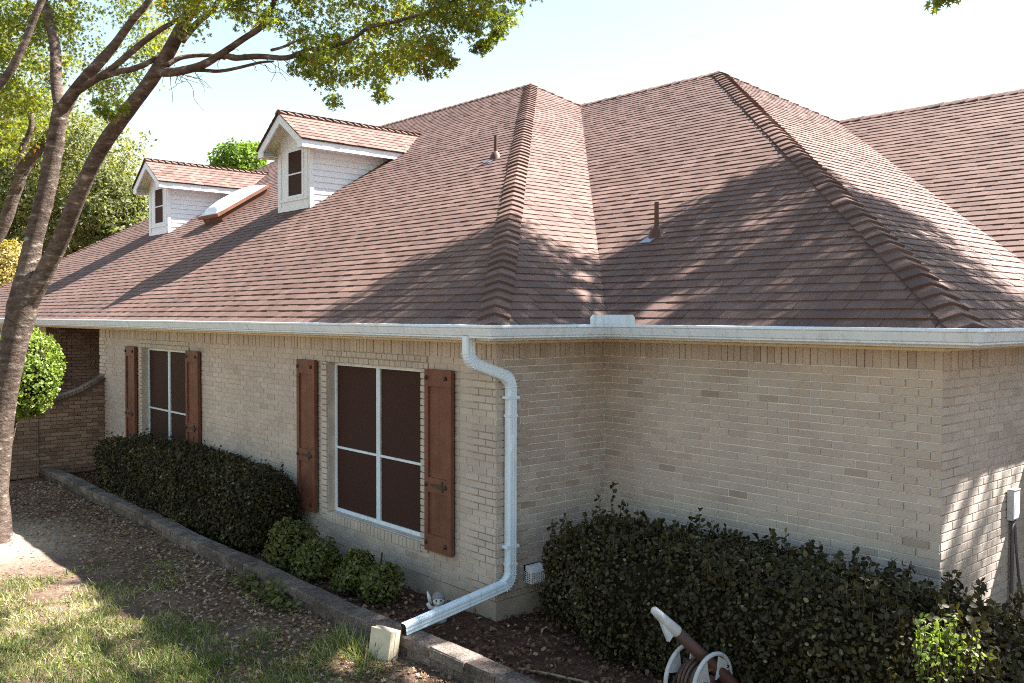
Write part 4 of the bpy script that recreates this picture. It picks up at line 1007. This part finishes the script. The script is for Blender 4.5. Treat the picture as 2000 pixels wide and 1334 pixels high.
for i, (x, y, lb) in enumerate(((-2.55, -1.28, 'low leafy weed against the edging, leftmost of three'), (-2.05, -1.30, 'low leafy weed against the edging, middle of three'), (-1.75, -1.32, 'low leafy weed against the edging, nearest the splash block'))):
    s = thing('weed', lb, 'weed', (x, y, 0), 'weeds growing along the edging')
    n = 130; P = np.array([x, y, .02])+RNG.normal(0, 1, (n, 3))*np.array([.13, .07, .0])+np.array([0, 0, 1])*np.abs(RNG.normal(0, .07, n))[:, None]
    leaves('foliage', 'oval', P, np.tile([0, -.2, 1.], (n, 1)), RNG.uniform(.04, .075, n), tints(n, .5, .25), 'shrubleaf', .5, s)
# clipped bush behind the garden wall
bs = thing('clipped_bush', 'sunlit light green clipped bush beside the oak trunk, before the garden wall', 'bush', (-8.9, -1.92, 0))
cb, rb = (-8.76, -1.9, 2.0), (.52, .50, .68)
core_blob('shade_core', cb, rb, 2.2, bs, 80, .19, 4.2, k=.74)
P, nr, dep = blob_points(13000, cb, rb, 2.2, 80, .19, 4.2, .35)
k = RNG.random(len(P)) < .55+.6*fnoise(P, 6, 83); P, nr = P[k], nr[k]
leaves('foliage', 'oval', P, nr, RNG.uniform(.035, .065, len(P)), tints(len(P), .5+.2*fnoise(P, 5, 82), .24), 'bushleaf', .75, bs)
b = MB(); b.tube([(-9.62, -2.0, 0), (-9.45, -1.98, .8), (-9.0, -1.93, 1.5), (-8.76, -1.9, 2.0)], [.05, .04, .03, .015], 8); add('trunk', b, 'bark', bs, True)
nb = 60; d_ = RNG.normal(0, 1, (nb, 3)); d_ /= np.linalg.norm(d_, axis=1)[:, None]
shoots('sprigs', [tuple(np.array(cb)+d_[q]*np.array(rb)*.92) for q in range(nb)], RNG.uniform(.06, .16, nb), 7, .06, 'bushleaf', bs, .6)
# dark shrub further left
ds_ = thing('dark_shrub', 'dark green shrub at the far left behind the oak trunk', 'shrub', (-16.4, -1.3, 0))
cb, rb = (-16.4, -1.2, 1.5), (.9, .8, 1.45); core_blob('shade_core', cb, rb, 2.3, ds_, 84, .1, 3, k=.85)
P, nr, dep = blob_points(5000, cb, rb, 2.3, 84, .1, 3, .25); k = P[:, 2] > 0; P, nr = P[k], nr[k]
leaves('foliage', 'oval', P, nr, RNG.uniform(.07, .11, len(P)), tints(len(P), .4, .2), 'hedgeleaf', .6, ds_)

# ------------------------------------------------------------------ trees
def smooth_path(pts, rad, sub=4):
    pts = np.array(pts, float); rad = np.array(rad, float); out, ro = [], []
    for i in range(len(pts)-1):
        p0, p1, p2, p3 = pts[max(i-1, 0)], pts[i], pts[i+1], pts[min(i+2, len(pts)-1)]
        for k in range(sub):
            t = k/sub; out.append(.5*((2*p1)+(-p0+p2)*t+(2*p0-5*p1+4*p2-p3)*t*t+(-p0+3*p1-3*p2+p3)*t**3)); ro.append(rad[i]*(1-t)+rad[i+1]*t)
    out.append(pts[-1]); ro.append(rad[-1]); return out, ro
def limb(mb, path, seg=12, jit=.03):
    """path: (px, py, radius px, depth) measured; becomes a tapered limb at its real distance"""
    P = [at(a, b_, d_) for a, b_, r_, d_ in path]; Rr = [r_*d_/FPX for a, b_, r_, d_ in path]
    p, r = smooth_path(P, Rr); mb.tube(p, r, seg, jit=jit); return P
oak = thing('oak_tree', 'big oak with forked pale-streaked trunk at the left edge of the lawn', 'tree', (-6.75, -2.75, 0))
D0 = 11.45
tr = MB()
limb(tr, [(-14, 1078, 38.7, D0), (-8, 1040, 29.0, D0), (-8, 960, 22.9, D0), (-1, 860, 22.9, D0), (8, 780, 22.9, D0), (20, 710, 23.8, D0), (34, 645, 25.5, D0), (45, 595, 28.2, D0), (52, 545, 21.3, D0), (66, 470, 17.2, D0), (84, 400, 17.2, D0), (97, 340, 16.8, D0), (110, 265, 15.6, D0-.05), (120, 205, 14.8, D0-.1)], 18)
limb(tr, [(48, 610, 18.2, D0), (80, 545, 17.5, D0-.05), (118, 470, 16.0, D0-.15), (148, 395, 15.2, D0-.3), (192, 300, 14.1, D0-.5), (238, 232, 13.7, D0-.7), (285, 170, 12.9, D0-.85), (320, 118, 13.3, D0-1), (352, 58, 11.8, D0-1.1), (384, -5, 10.6, D0-1.2), (430, -90, 7.6, D0-1.3), (470, -170, 4.6, D0-1.4)], 16)
limb(tr, [(118, 215, 10.9, D0-.1), (110, 165, 10.9, D0), (108, 95, 10.1, D0+.1), (96, 40, 8.6, D0+.2), (84, -10, 7.0, D0+.3), (70, -100, 4.7, D0+.5)])
limb(tr, [(116, 220, 11.7, D0-.1), (150, 172, 10.9, D0-.2), (186, 131, 10.5, D0-.3), (222, 90, 8.6, D0-.3), (258, 40, 7.0, D0-.4), (286, 8, 6.2, D0-.4), (330, -60, 3.9, D0-.4)])
limb(tr, [(150, 178, 7.8, D0-.2), (214, 137, 6.2, D0-.5), (258, 100, 6.2, D0-.6), (296, 70, 5.5, D0-.7), (330, 48, 4.7, D0-.8), (400, 10, 3.1, D0-1)])
limb(tr, [(196, 152, 6, D0-.3), (232, 140, 5.5, D0-.6), (262, 134, 6, D0-.8), (290, 122, 5, D0-1), (312, 110, 4, D0-1)], 8, .12)
limb(tr, [(-20, 190, 8.6, D0-.6), (0, 164, 7.8, D0-.6), (24, 132, 7.4, D0-.6), (48, 84, 7.0, D0-.6), (70, 28, 6.6, D0-.6), (86, -10, 6.2, D0-.6)])
limb(tr, [(312, 140, 10, D0-1), (345, 140, 8.5, D0-1.2), (395, 127, 7.5, D0-1.5), (434, 104, 6.5, D0-1.7), (478, 74, 6, D0-1.8), (514, 48, 5.5, D0-1.9), (538, -4, 4.5, D0-2), (560, -60, 3, D0-2)])
limb(tr, [(395, 125, 6, D0-1.5), (434, 109, 6, D0-1.65), (461, 113, 6, D0-1.75), (508, 110, 5.5, D0-1.9), (559, 113, 5, D0-2.05), (598, 100, 4.6, D0-2.1), (657, 88, 4.2, D0-2.2), (690, 75, 4, D0-2.25), (722, 53, 3.8, D0-2.3), (766, 44, 3.3, D0-2.4), (808, 32, 3, D0-2.4), (861, 14, 2.4, D0-2.5), (900, -8, 2, D0-2.5), (960, -40, 1.4, D0-2.6)], 9)
limb(tr, [(330, 140, 5, D0-1.1), (389, 137, 3.8, D0-1.3), (428, 139, 3.5, D0-1.4), (467, 132, 3.2, D0-1.5), (508, 122, 2.8, D0-1.6), (535, 120, 1.8, D0-1.6)], 8)
limb(tr, [(326, 128, 5, D0-1.1), (355, 112, 4.5, D0-1), (410, 108, 3.5, D0-1), (440, 115, 2.5, D0-1)], 8)
limb(tr, [(355, 80, 7, D0-1.1), (385, 45, 6, D0-1), (412, 22, 5, D0-1), (440, -20, 4, D0-1)], 8)
limb(tr, [(530, 98, 3, D0-1.9), (552, 92, 2.6, D0-2), (575, 82, 2, D0-2), (600, 76, 1.4, D0-2)], 6)
limb(tr, [(440, 18, 3, D0-1.5), (480, 20, 2.6, D0-1.6), (510, 32, 2, D0-1.7), (545, 50, 1.3, D0-1.8)], 6)
for q in range(46):   # fine bare twigs
    a = random.choice(((500, 125, -1.7), (350, 150, -1), (560, 115, -2), (430, 110, -1.5), (330, 155, -1), (640, 100, -2.1), (590, 80, -2), (200, 180, -.3), (720, 70, -2.2), (800, 50, -2.3), (540, 110, -1.9)))
    x, y, dd = a[0]+random.uniform(-30, 40), a[1]+random.uniform(-14, 4), D0+a[2]+random.uniform(-.3, .3); dx, dy = random.uniform(-20, 60), random.uniform(0, 60)
    pth_ = [(x, y, .9, dd)]
    for s_ in range(1, 4): pth_.append((x+dx*s_/3+random.uniform(-6, 6), y+dy*s_/3+random.uniform(-6, 6), .75-.12*s_, dd))
    limb(tr, pth_, 4, 0)
add('trunk', tr, 'bark', oak, True)
def clumps(spec, per, rad, seed):
    """spec: (px, py, depth, spread px) clump centres -> leaf points"""
    g_ = np.random.default_rng(seed); P = []
    for (x, y, d_, rp) in spec:
        c = at(x, y, d_); n = int(per*(.6+.8*g_.random())); r_ = rp*d_/FPX
        q = g_.normal(0, 1, (n, 3)); q = q/np.linalg.norm(q, axis=1)[:, None]*(g_.random(n)**.5)[:, None]*r_*np.array([1, 1, .75]); P.append(c+q)
    return np.concatenate(P)
g_ = np.random.default_rng(90); spec = []
def low(x):
    xs_ = [-160, 0, 60, 110, 150, 190, 230, 270, 320, 360, 400, 470, 530, 570, 620, 650, 690, 720, 760, 800, 840, 870, 900, 950, 985, 1010, 1060, 1070]
    ys_ = [260, 250, 230, 170, 150, 225, 235, 200, 130, 105, 70, 78, 62, 110, 175, 205, 150, 195, 165, 150, 165, 125, 90, 95, 70, 6, 2, -30]
    return float(np.interp(x, xs_, ys_))
for q in range(1150):
    x = g_.uniform(-160, 1065); y = g_.uniform(-260, 230); lo = low(x)
    if y > lo-26: continue
    # thinner in the upper-left where sky shows through the limbs
    if 110 < x < 340 and 20 < y < 150 and g_.random() < .25: continue
    if 330 < x < 570 and y > 20 and g_.random() < .5: continue
    dep_ = D0+.25+abs(g_.normal(0, .7)) if x < 330 else D0-1.9+g_.normal(0, .5)
    if x > 820: dep_ = D0-2.5+g_.normal(0, .35)
    spec.append((x, y, dep_, g_.uniform(24, 52)))
for (x, y) in ((648, 200), (655, 212), (640, 165), (600, 150), (575, 140), (740, 180), (745, 195), (880, 128), (865, 118), (950, 92), (965, 80), (935, 100), (975, 70), (700, 150), (780, 140), (835, 150), (200, 225), (215, 232), (190, 205), (240, 215), (1015, 2), (1045, -4), (990, 50), (590, 120), (620, 130)):
    spec.append((x, y-8, D0-1.9-(.5 if x > 820 else 0)+g_.normal(0, .2), 17))
P = clumps(spec, 80, .25, 91)
leaves('crown', 'oak', P, np.tile([0, 0, .55], (len(P), 1)), RNG.uniform(.04, .072, len(P)), tints(len(P), .55+.16*fnoise(P, 1.7, 5), .2, hi=.006), 'oakleaf', .9, oak, up=(0, 0, -.5))

# second oak behind, trunk out of the picture to the left
ok2 = thing('oak_tree', 'slender pale-limbed oak behind the big oak at the left edge', 'tree', tuple(at(-190, 985, 14.5)*np.array([1, 1, 0])))
b = MB(); D2 = 14.5
limb(b, [(-190, 985, 26, D2), (-170, 800, 22, D2), (-120, 640, 20, D2), (-60, 530, 16, D2), (0, 452, 13, D2), (28, 380, 11.5, D2), (52, 322, 11, D2), (90, 274, 10.5, D2), (125, 225, 8, D2), (160, 160, 6, D2)])
limb(b, [(34, 350, 8, D2), (46, 285, 6.5, D2), (57, 262, 5.5, D2), (62, 236, 5.5, D2), (52, 208, 5, D2), (36, 190, 4.5, D2), (6, 190, 4, D2), (-20, 200, 3, D2)], 8)
add('trunk', b, 'bark', ok2, True)
spec = []
for q in range(230):
    x = g_.uniform(-260, 150); y = g_.uniform(-150, 300)
    if x > 110 and y > 200: continue
    spec.append((x, y, D2+.6+g_.normal(0, .8), g_.uniform(18, 34)))
P = clumps(spec, 70, .3, 93)
leaves('crown', 'oak', P, np.tile([0, 0, .5], (len(P), 1)), RNG.uniform(.06, .10, len(P)), tints(len(P), .6, .22, hi=.005), 'oakleaf', .9, ok2)

# big shade tree off to the right; only its lowest sprig hangs into the picture
ok3 = thing('oak_tree', 'tall shade oak standing right of the house, lowest sprig hanging at the top edge', 'tree', (7.6, 2.0, 0))
b = MB()
def wl(pts, r, seg=12):
    p, rr = smooth_path(pts, r); b.tube(p, rr, seg, jit=.03)
wl([(7.6, 2.0, -.05), (7.5, 2.1, 1.5), (7.2, 2.4, 4), (6.6, 3.0, 7)], [.34, .27, .24, .18], 14)
GAPS = [(-.30, -.80, .20), (-.05, -1.5, .24), (.62, -1.17, .26), (2.97, .72, .16), (2.92, 1.15, .15), (2.80, 1.45, .13), (3.69, -.47, .30), (-3.0, -3.05, .42), (-2.25, -2.82, .34), (-1.6, -3.3, .3), (-2.6, -3.6, .3), (-3.6, -3.0, .5), (-1.35, -.95, .16), (-1.75, -.75, .15), (-.95, -1.05, .12), (-.6, -.45, .10), (.2, .25, .12), (1.0, .6, .10), (-1.1, .35, .09), (-.3, .75, .10), (.9, 1.0, .1), (1.6, .75, .1), (-2.8, -1.6, .1), (-3.1, -1.9, .09), (2.0, -.4, .12)]  # openings shaped into the crown so that sun patches fall below
kx, ky = .30/.77, .56/.77
g_ = np.random.default_rng(95); cl = []
outline = [(-4.15, -2.45), (-3.75, -1.85), (-3.3, -1.42), (-2.85, -1.2), (-2.35, -.72), (-2.0, -.1), (-1.75, .45), (-1.2, .72), (-.5, .85), (-.1, 1.05), (.45, 1.5), (1.1, 1.35), (1.8, 1.0), (2.6, 1.35), (3.4, 1.9), (4.4, 1.6), (5.0, .5), (5.2, -1.5), (4.6, -3.5), (3, -5.2), (.5, -6), (-2, -5.6), (-3.6, -4.2)]
def inside(x, y, poly):
    c = False; j = len(poly)-1
    for i in range(len(poly)):
        xi, yi = poly[i]; xj, yj = poly[j]
        if (yi > y) != (yj > y) and x < (xj-xi)*(y-yi)/(yj-yi)+xi: c = not c
        j = i
    return c
LP = []
while len(cl) < 1050:
    gx_, gy_ = g_.uniform(-4.3, 5.3), g_.uniform(-6, 2)
    if not inside(gx_, gy_, outline): continue
    if gy_ < -2.4 and g_.random() < .6: continue
    cl.append((gx_, gy_, g_.uniform(8.6, 11.6)))
for (gx_, gy_, z) in cl:
    n = int(g_.uniform(40, 70)); q = g_.normal(0, 1, (n, 3))*np.array([.17, .17, .14]); c = np.array([gx_+kx*z, gy_+ky*z, z]); LP.append(c+q)
LP = np.concatenate(LP); gxy = np.stack([LP[:, 0]-kx*LP[:, 2], LP[:, 1]-ky*LP[:, 2]], 1)
keep = np.ones(len(LP), bool)
for (a, c_, r_) in GAPS: keep &= np.hypot(gxy[:, 0]-a, (gxy[:, 1]-c_)) > r_
LP = LP[keep]
sp = at(1848, -6, 9.2)
for q in range(14): LP = np.concatenate([LP, (sp+g_.normal(0, 1, (8, 3))*np.array([.10, .10, .035])+np.array([0, 0, .02]))])
tops = [(4.2, 3.6, 9.6), (2.2, 4.6, 9.4), (.8, 5.6, 9.8), (4.6, 6.2, 10.2), (6.2, 4.6, 10.6), (3.0, 2.6, 10.0), (5.6, 2.2, 10.8), (2.6, 6.8, 10.4), (1.2, 3.6, 9.0)]
for tp in tops:
    wl([(6.8, 2.8, 6.0), tuple((np.array([6.6, 3.0, 7.2])+np.array(tp))/2+np.array([0, 0, .4])), tp], [.13, .08, .03], 8)
wl([(2.2, 4.6, 9.4), tuple(sp+np.array([.2, .1, 1.4])), tuple(sp+np.array([0, 0, .25])), tuple(sp)], [.03, .012, .006, .003], 6)
add('trunk', b, 'bark', ok3, True)
leaves('crown', 'oak', LP, np.tile([0, 0, .8], (len(LP), 1)), RNG.uniform(.09, .14, len(LP)), tints(len(LP), .45, .2), 'oakleaf', .8, ok3)

# background trees
def bgtree(name, label, px, py, depth, blobs, n, m, size, seed, trunk_r=.2):
    base = at(px, py, depth); base[2] = 0
    t = thing(name, label, 'tree', tuple(base)); P_, N_ = [], []
    for i, (bxp, byp, dd, rx_, rz_) in enumerate(blobs):
        c = at(bxp, byp, depth+dd); s_ = (depth+dd)/FPX; r_ = (rx_*s_, rx_*s_, rz_*s_)
        p, q, _ = blob_points(int(n/len(blobs)), c, r_, 2.0, seed+i, .27, 6/(rx_*s_), .5); P_.append(p); N_.append(q)
    P_, N_ = np.concatenate(P_), np.concatenate(N_)
    b = MB(); top = at(blobs[0][0], blobs[0][1], depth)
    b.tube([tuple(base), tuple(base*.5+top*.5+np.array([0, 0, -.2*top[2]])), tuple(top)], [trunk_r, trunk_r*.7, trunk_r*.2], 8)
    for (bxp, byp, dd, rx_, rz_) in blobs: b.tube([tuple(base*.35+top*.65), tuple(at(bxp, byp, depth+dd))], [trunk_r*.4, trunk_r*.1], 6)
    add('trunk', b, 'bark', t, True)
    leaves('crown', 'diamond', P_, N_+np.array([0, 0, .4]), RNG.uniform(.7, 1.3, len(P_))*size, tints(len(P_), .5+.25*fnoise(P_, 1.1, seed), .2), m, .8, t)
bgtree('broad_tree', 'broad olive green tree behind the far end of the roof', 130, 560, 38, [(150, 330, 0, 120, 110), (60, 300, 2, 110, 120), (215, 420, -1, 80, 85), (130, 460, 1, 110, 90), (20, 420, 1, 100, 120), (250, 470, -1, 60, 60), (-80, 380, 2, 120, 160)], 80000, 'bgleaf', .15, 100, .3)
bgtree('bright_tree', 'bright green round-topped tree above the roof between the dormers', 466, 560, 55, [(466, 318, 0, 46, 40), (440, 335, 1, 24, 28), (492, 312, 1, 26, 30), (466, 370, 0, 55, 50)], 16000, 'pineleaf', .22, 120, .25)
bgtree('yellow_tree', 'yellowish tree low at the left edge behind the roof', 0, 610, 34, [(5, 520, 0, 42, 50), (-50, 540, 0, 50, 60), (40, 505, 1, 22, 26)], 12000, 'yelleaf', .12, 130, .15)

# ------------------------------------------------------------------ grass and fallen leaves
g_ = np.random.default_rng(200)
n = 150000; X = g_.uniform(-9, 3.0, n); Y = g_.uniform(-4.9, -1.14, n); P = np.stack([X, Y, 0*X], 1)
dens = .5*fnoise(P, 1.5, 31)+.45*fnoise(P, 4.2, 32)+.25*fnoise(P, 11, 33)
edge = np.clip((-1.75-Y+.035*(X+2)*-1)/.9, -1, 1)      # bare soil and leaf litter beside the edging
bare = np.exp(-(((X+5.9)/1.9)**2+((Y+2.55)/.85)**2))*2.2+np.clip((-6.2-X)/1.5, 0, 1)*np.clip((Y+2.6)/.5, 0, 1)*2   # worn ground by the oak
keep = dens*1.3+edge*.85-bare-.12 > g_.uniform(-.25, .9, n)
P = P[keep]; n = len(P); tn = np.clip(.48+.2*fnoise(P, 1.1, 35)+.12*fnoise(P, 6, 36)+g_.normal(0, .24, n), 0, 1)
leaves('lawn_grass', 'blade', P+np.array([0, 0, .004]), np.tile([0, -.15, .35], (n, 1)), g_.uniform(.04, .10, n), tn, 'grass', .85, None, width=.11, up=(0, 0, .55), kind='stuff', label='patchy short lawn grass, green and straw coloured', cat='grass')
tf = []
for (x, y, r_, k) in ((-.40, -1.38, .12, 160), (-.12, -1.42, .08, 110), (-.62, -1.30, .07, 70), (.12, -1.50, .10, 90), (-.25, -1.62, .12, 120)):
    tf.append(np.array([x, y, 0])+g_.normal(0, 1, (k, 3))*np.array([r_, r_*.7, 0]))
tf = np.concatenate(tf)
leaves('grass_tuft', 'blade', tf, np.tile([0, -.1, .3], (len(tf), 1)), g_.uniform(.08, .22, len(tf)), np.clip(g_.normal(.45, .3, len(tf)), 0, 1), 'grass', .6, None, width=.05, up=(0, 0, .9), kind='stuff', label='longer grass tufts around the splash block', cat='grass')
n = 52000; X = g_.uniform(-10.5, 3, n); Y = g_.uniform(-4.6, -1.14, n); kp = g_.random(n) < np.clip(.95-(-1.3-Y)/1.3, .04, 1); X, Y = X[kp], Y[kp]
P = np.stack([X, Y, .012+.012*g_.random(len(X))], 1)
leaves('leaf_litter', 'oak', P, np.tile([0, 0, 1.], (len(P), 1)), g_.uniform(.025, .062, len(P)), np.clip(g_.beta(2, 1.7, len(P)), 0, 1), 'litter', .35, None, kind='stuff', label='dry brown leaves fallen on the bare soil of the lawn', cat='leaves')
n = 9000; X = g_.uniform(-10.8, 4.2, n); Y = g_.uniform(-.95, .5, n); kp = (X > .05) | (Y < -.03); X, Y = X[kp], Y[kp]
P = np.stack([X, Y, .03+.02*g_.random(len(X))], 1)
leaves('mulch_litter', 'oval', P, np.tile([0, 0, 1.], (len(P), 1)), g_.uniform(.02, .06, len(P)), np.clip(g_.beta(1.3, 3, len(P)), 0, 1), 'litter', .5, None, kind='stuff', label='bark chips and dry leaves covering the planting bed', cat='mulch')
tw = MB()
for q in range(38):
    x, y = random.uniform(.2, 3), random.uniform(-.9, .3)
    if q > 20: x, y = random.uniform(-2.5, 0), random.uniform(-.85, -.2)
    a = random.uniform(0, 6.28); l = random.uniform(.08, .3); c = np.array([x, y, .045]); d = np.array([math.cos(a), math.sin(a), 0])*l/2; e = np.array([-d[1], d[0], 0])*random.uniform(-.3, .3)
    tw.tube([c-d, c+e, c+d+np.array([0, 0, .02])], [.004, .0035, .002], 5)
add('fallen_twigs', tw, 'twig', kind='stuff', label='thin dry twigs scattered on the mulch', cat='twigs')
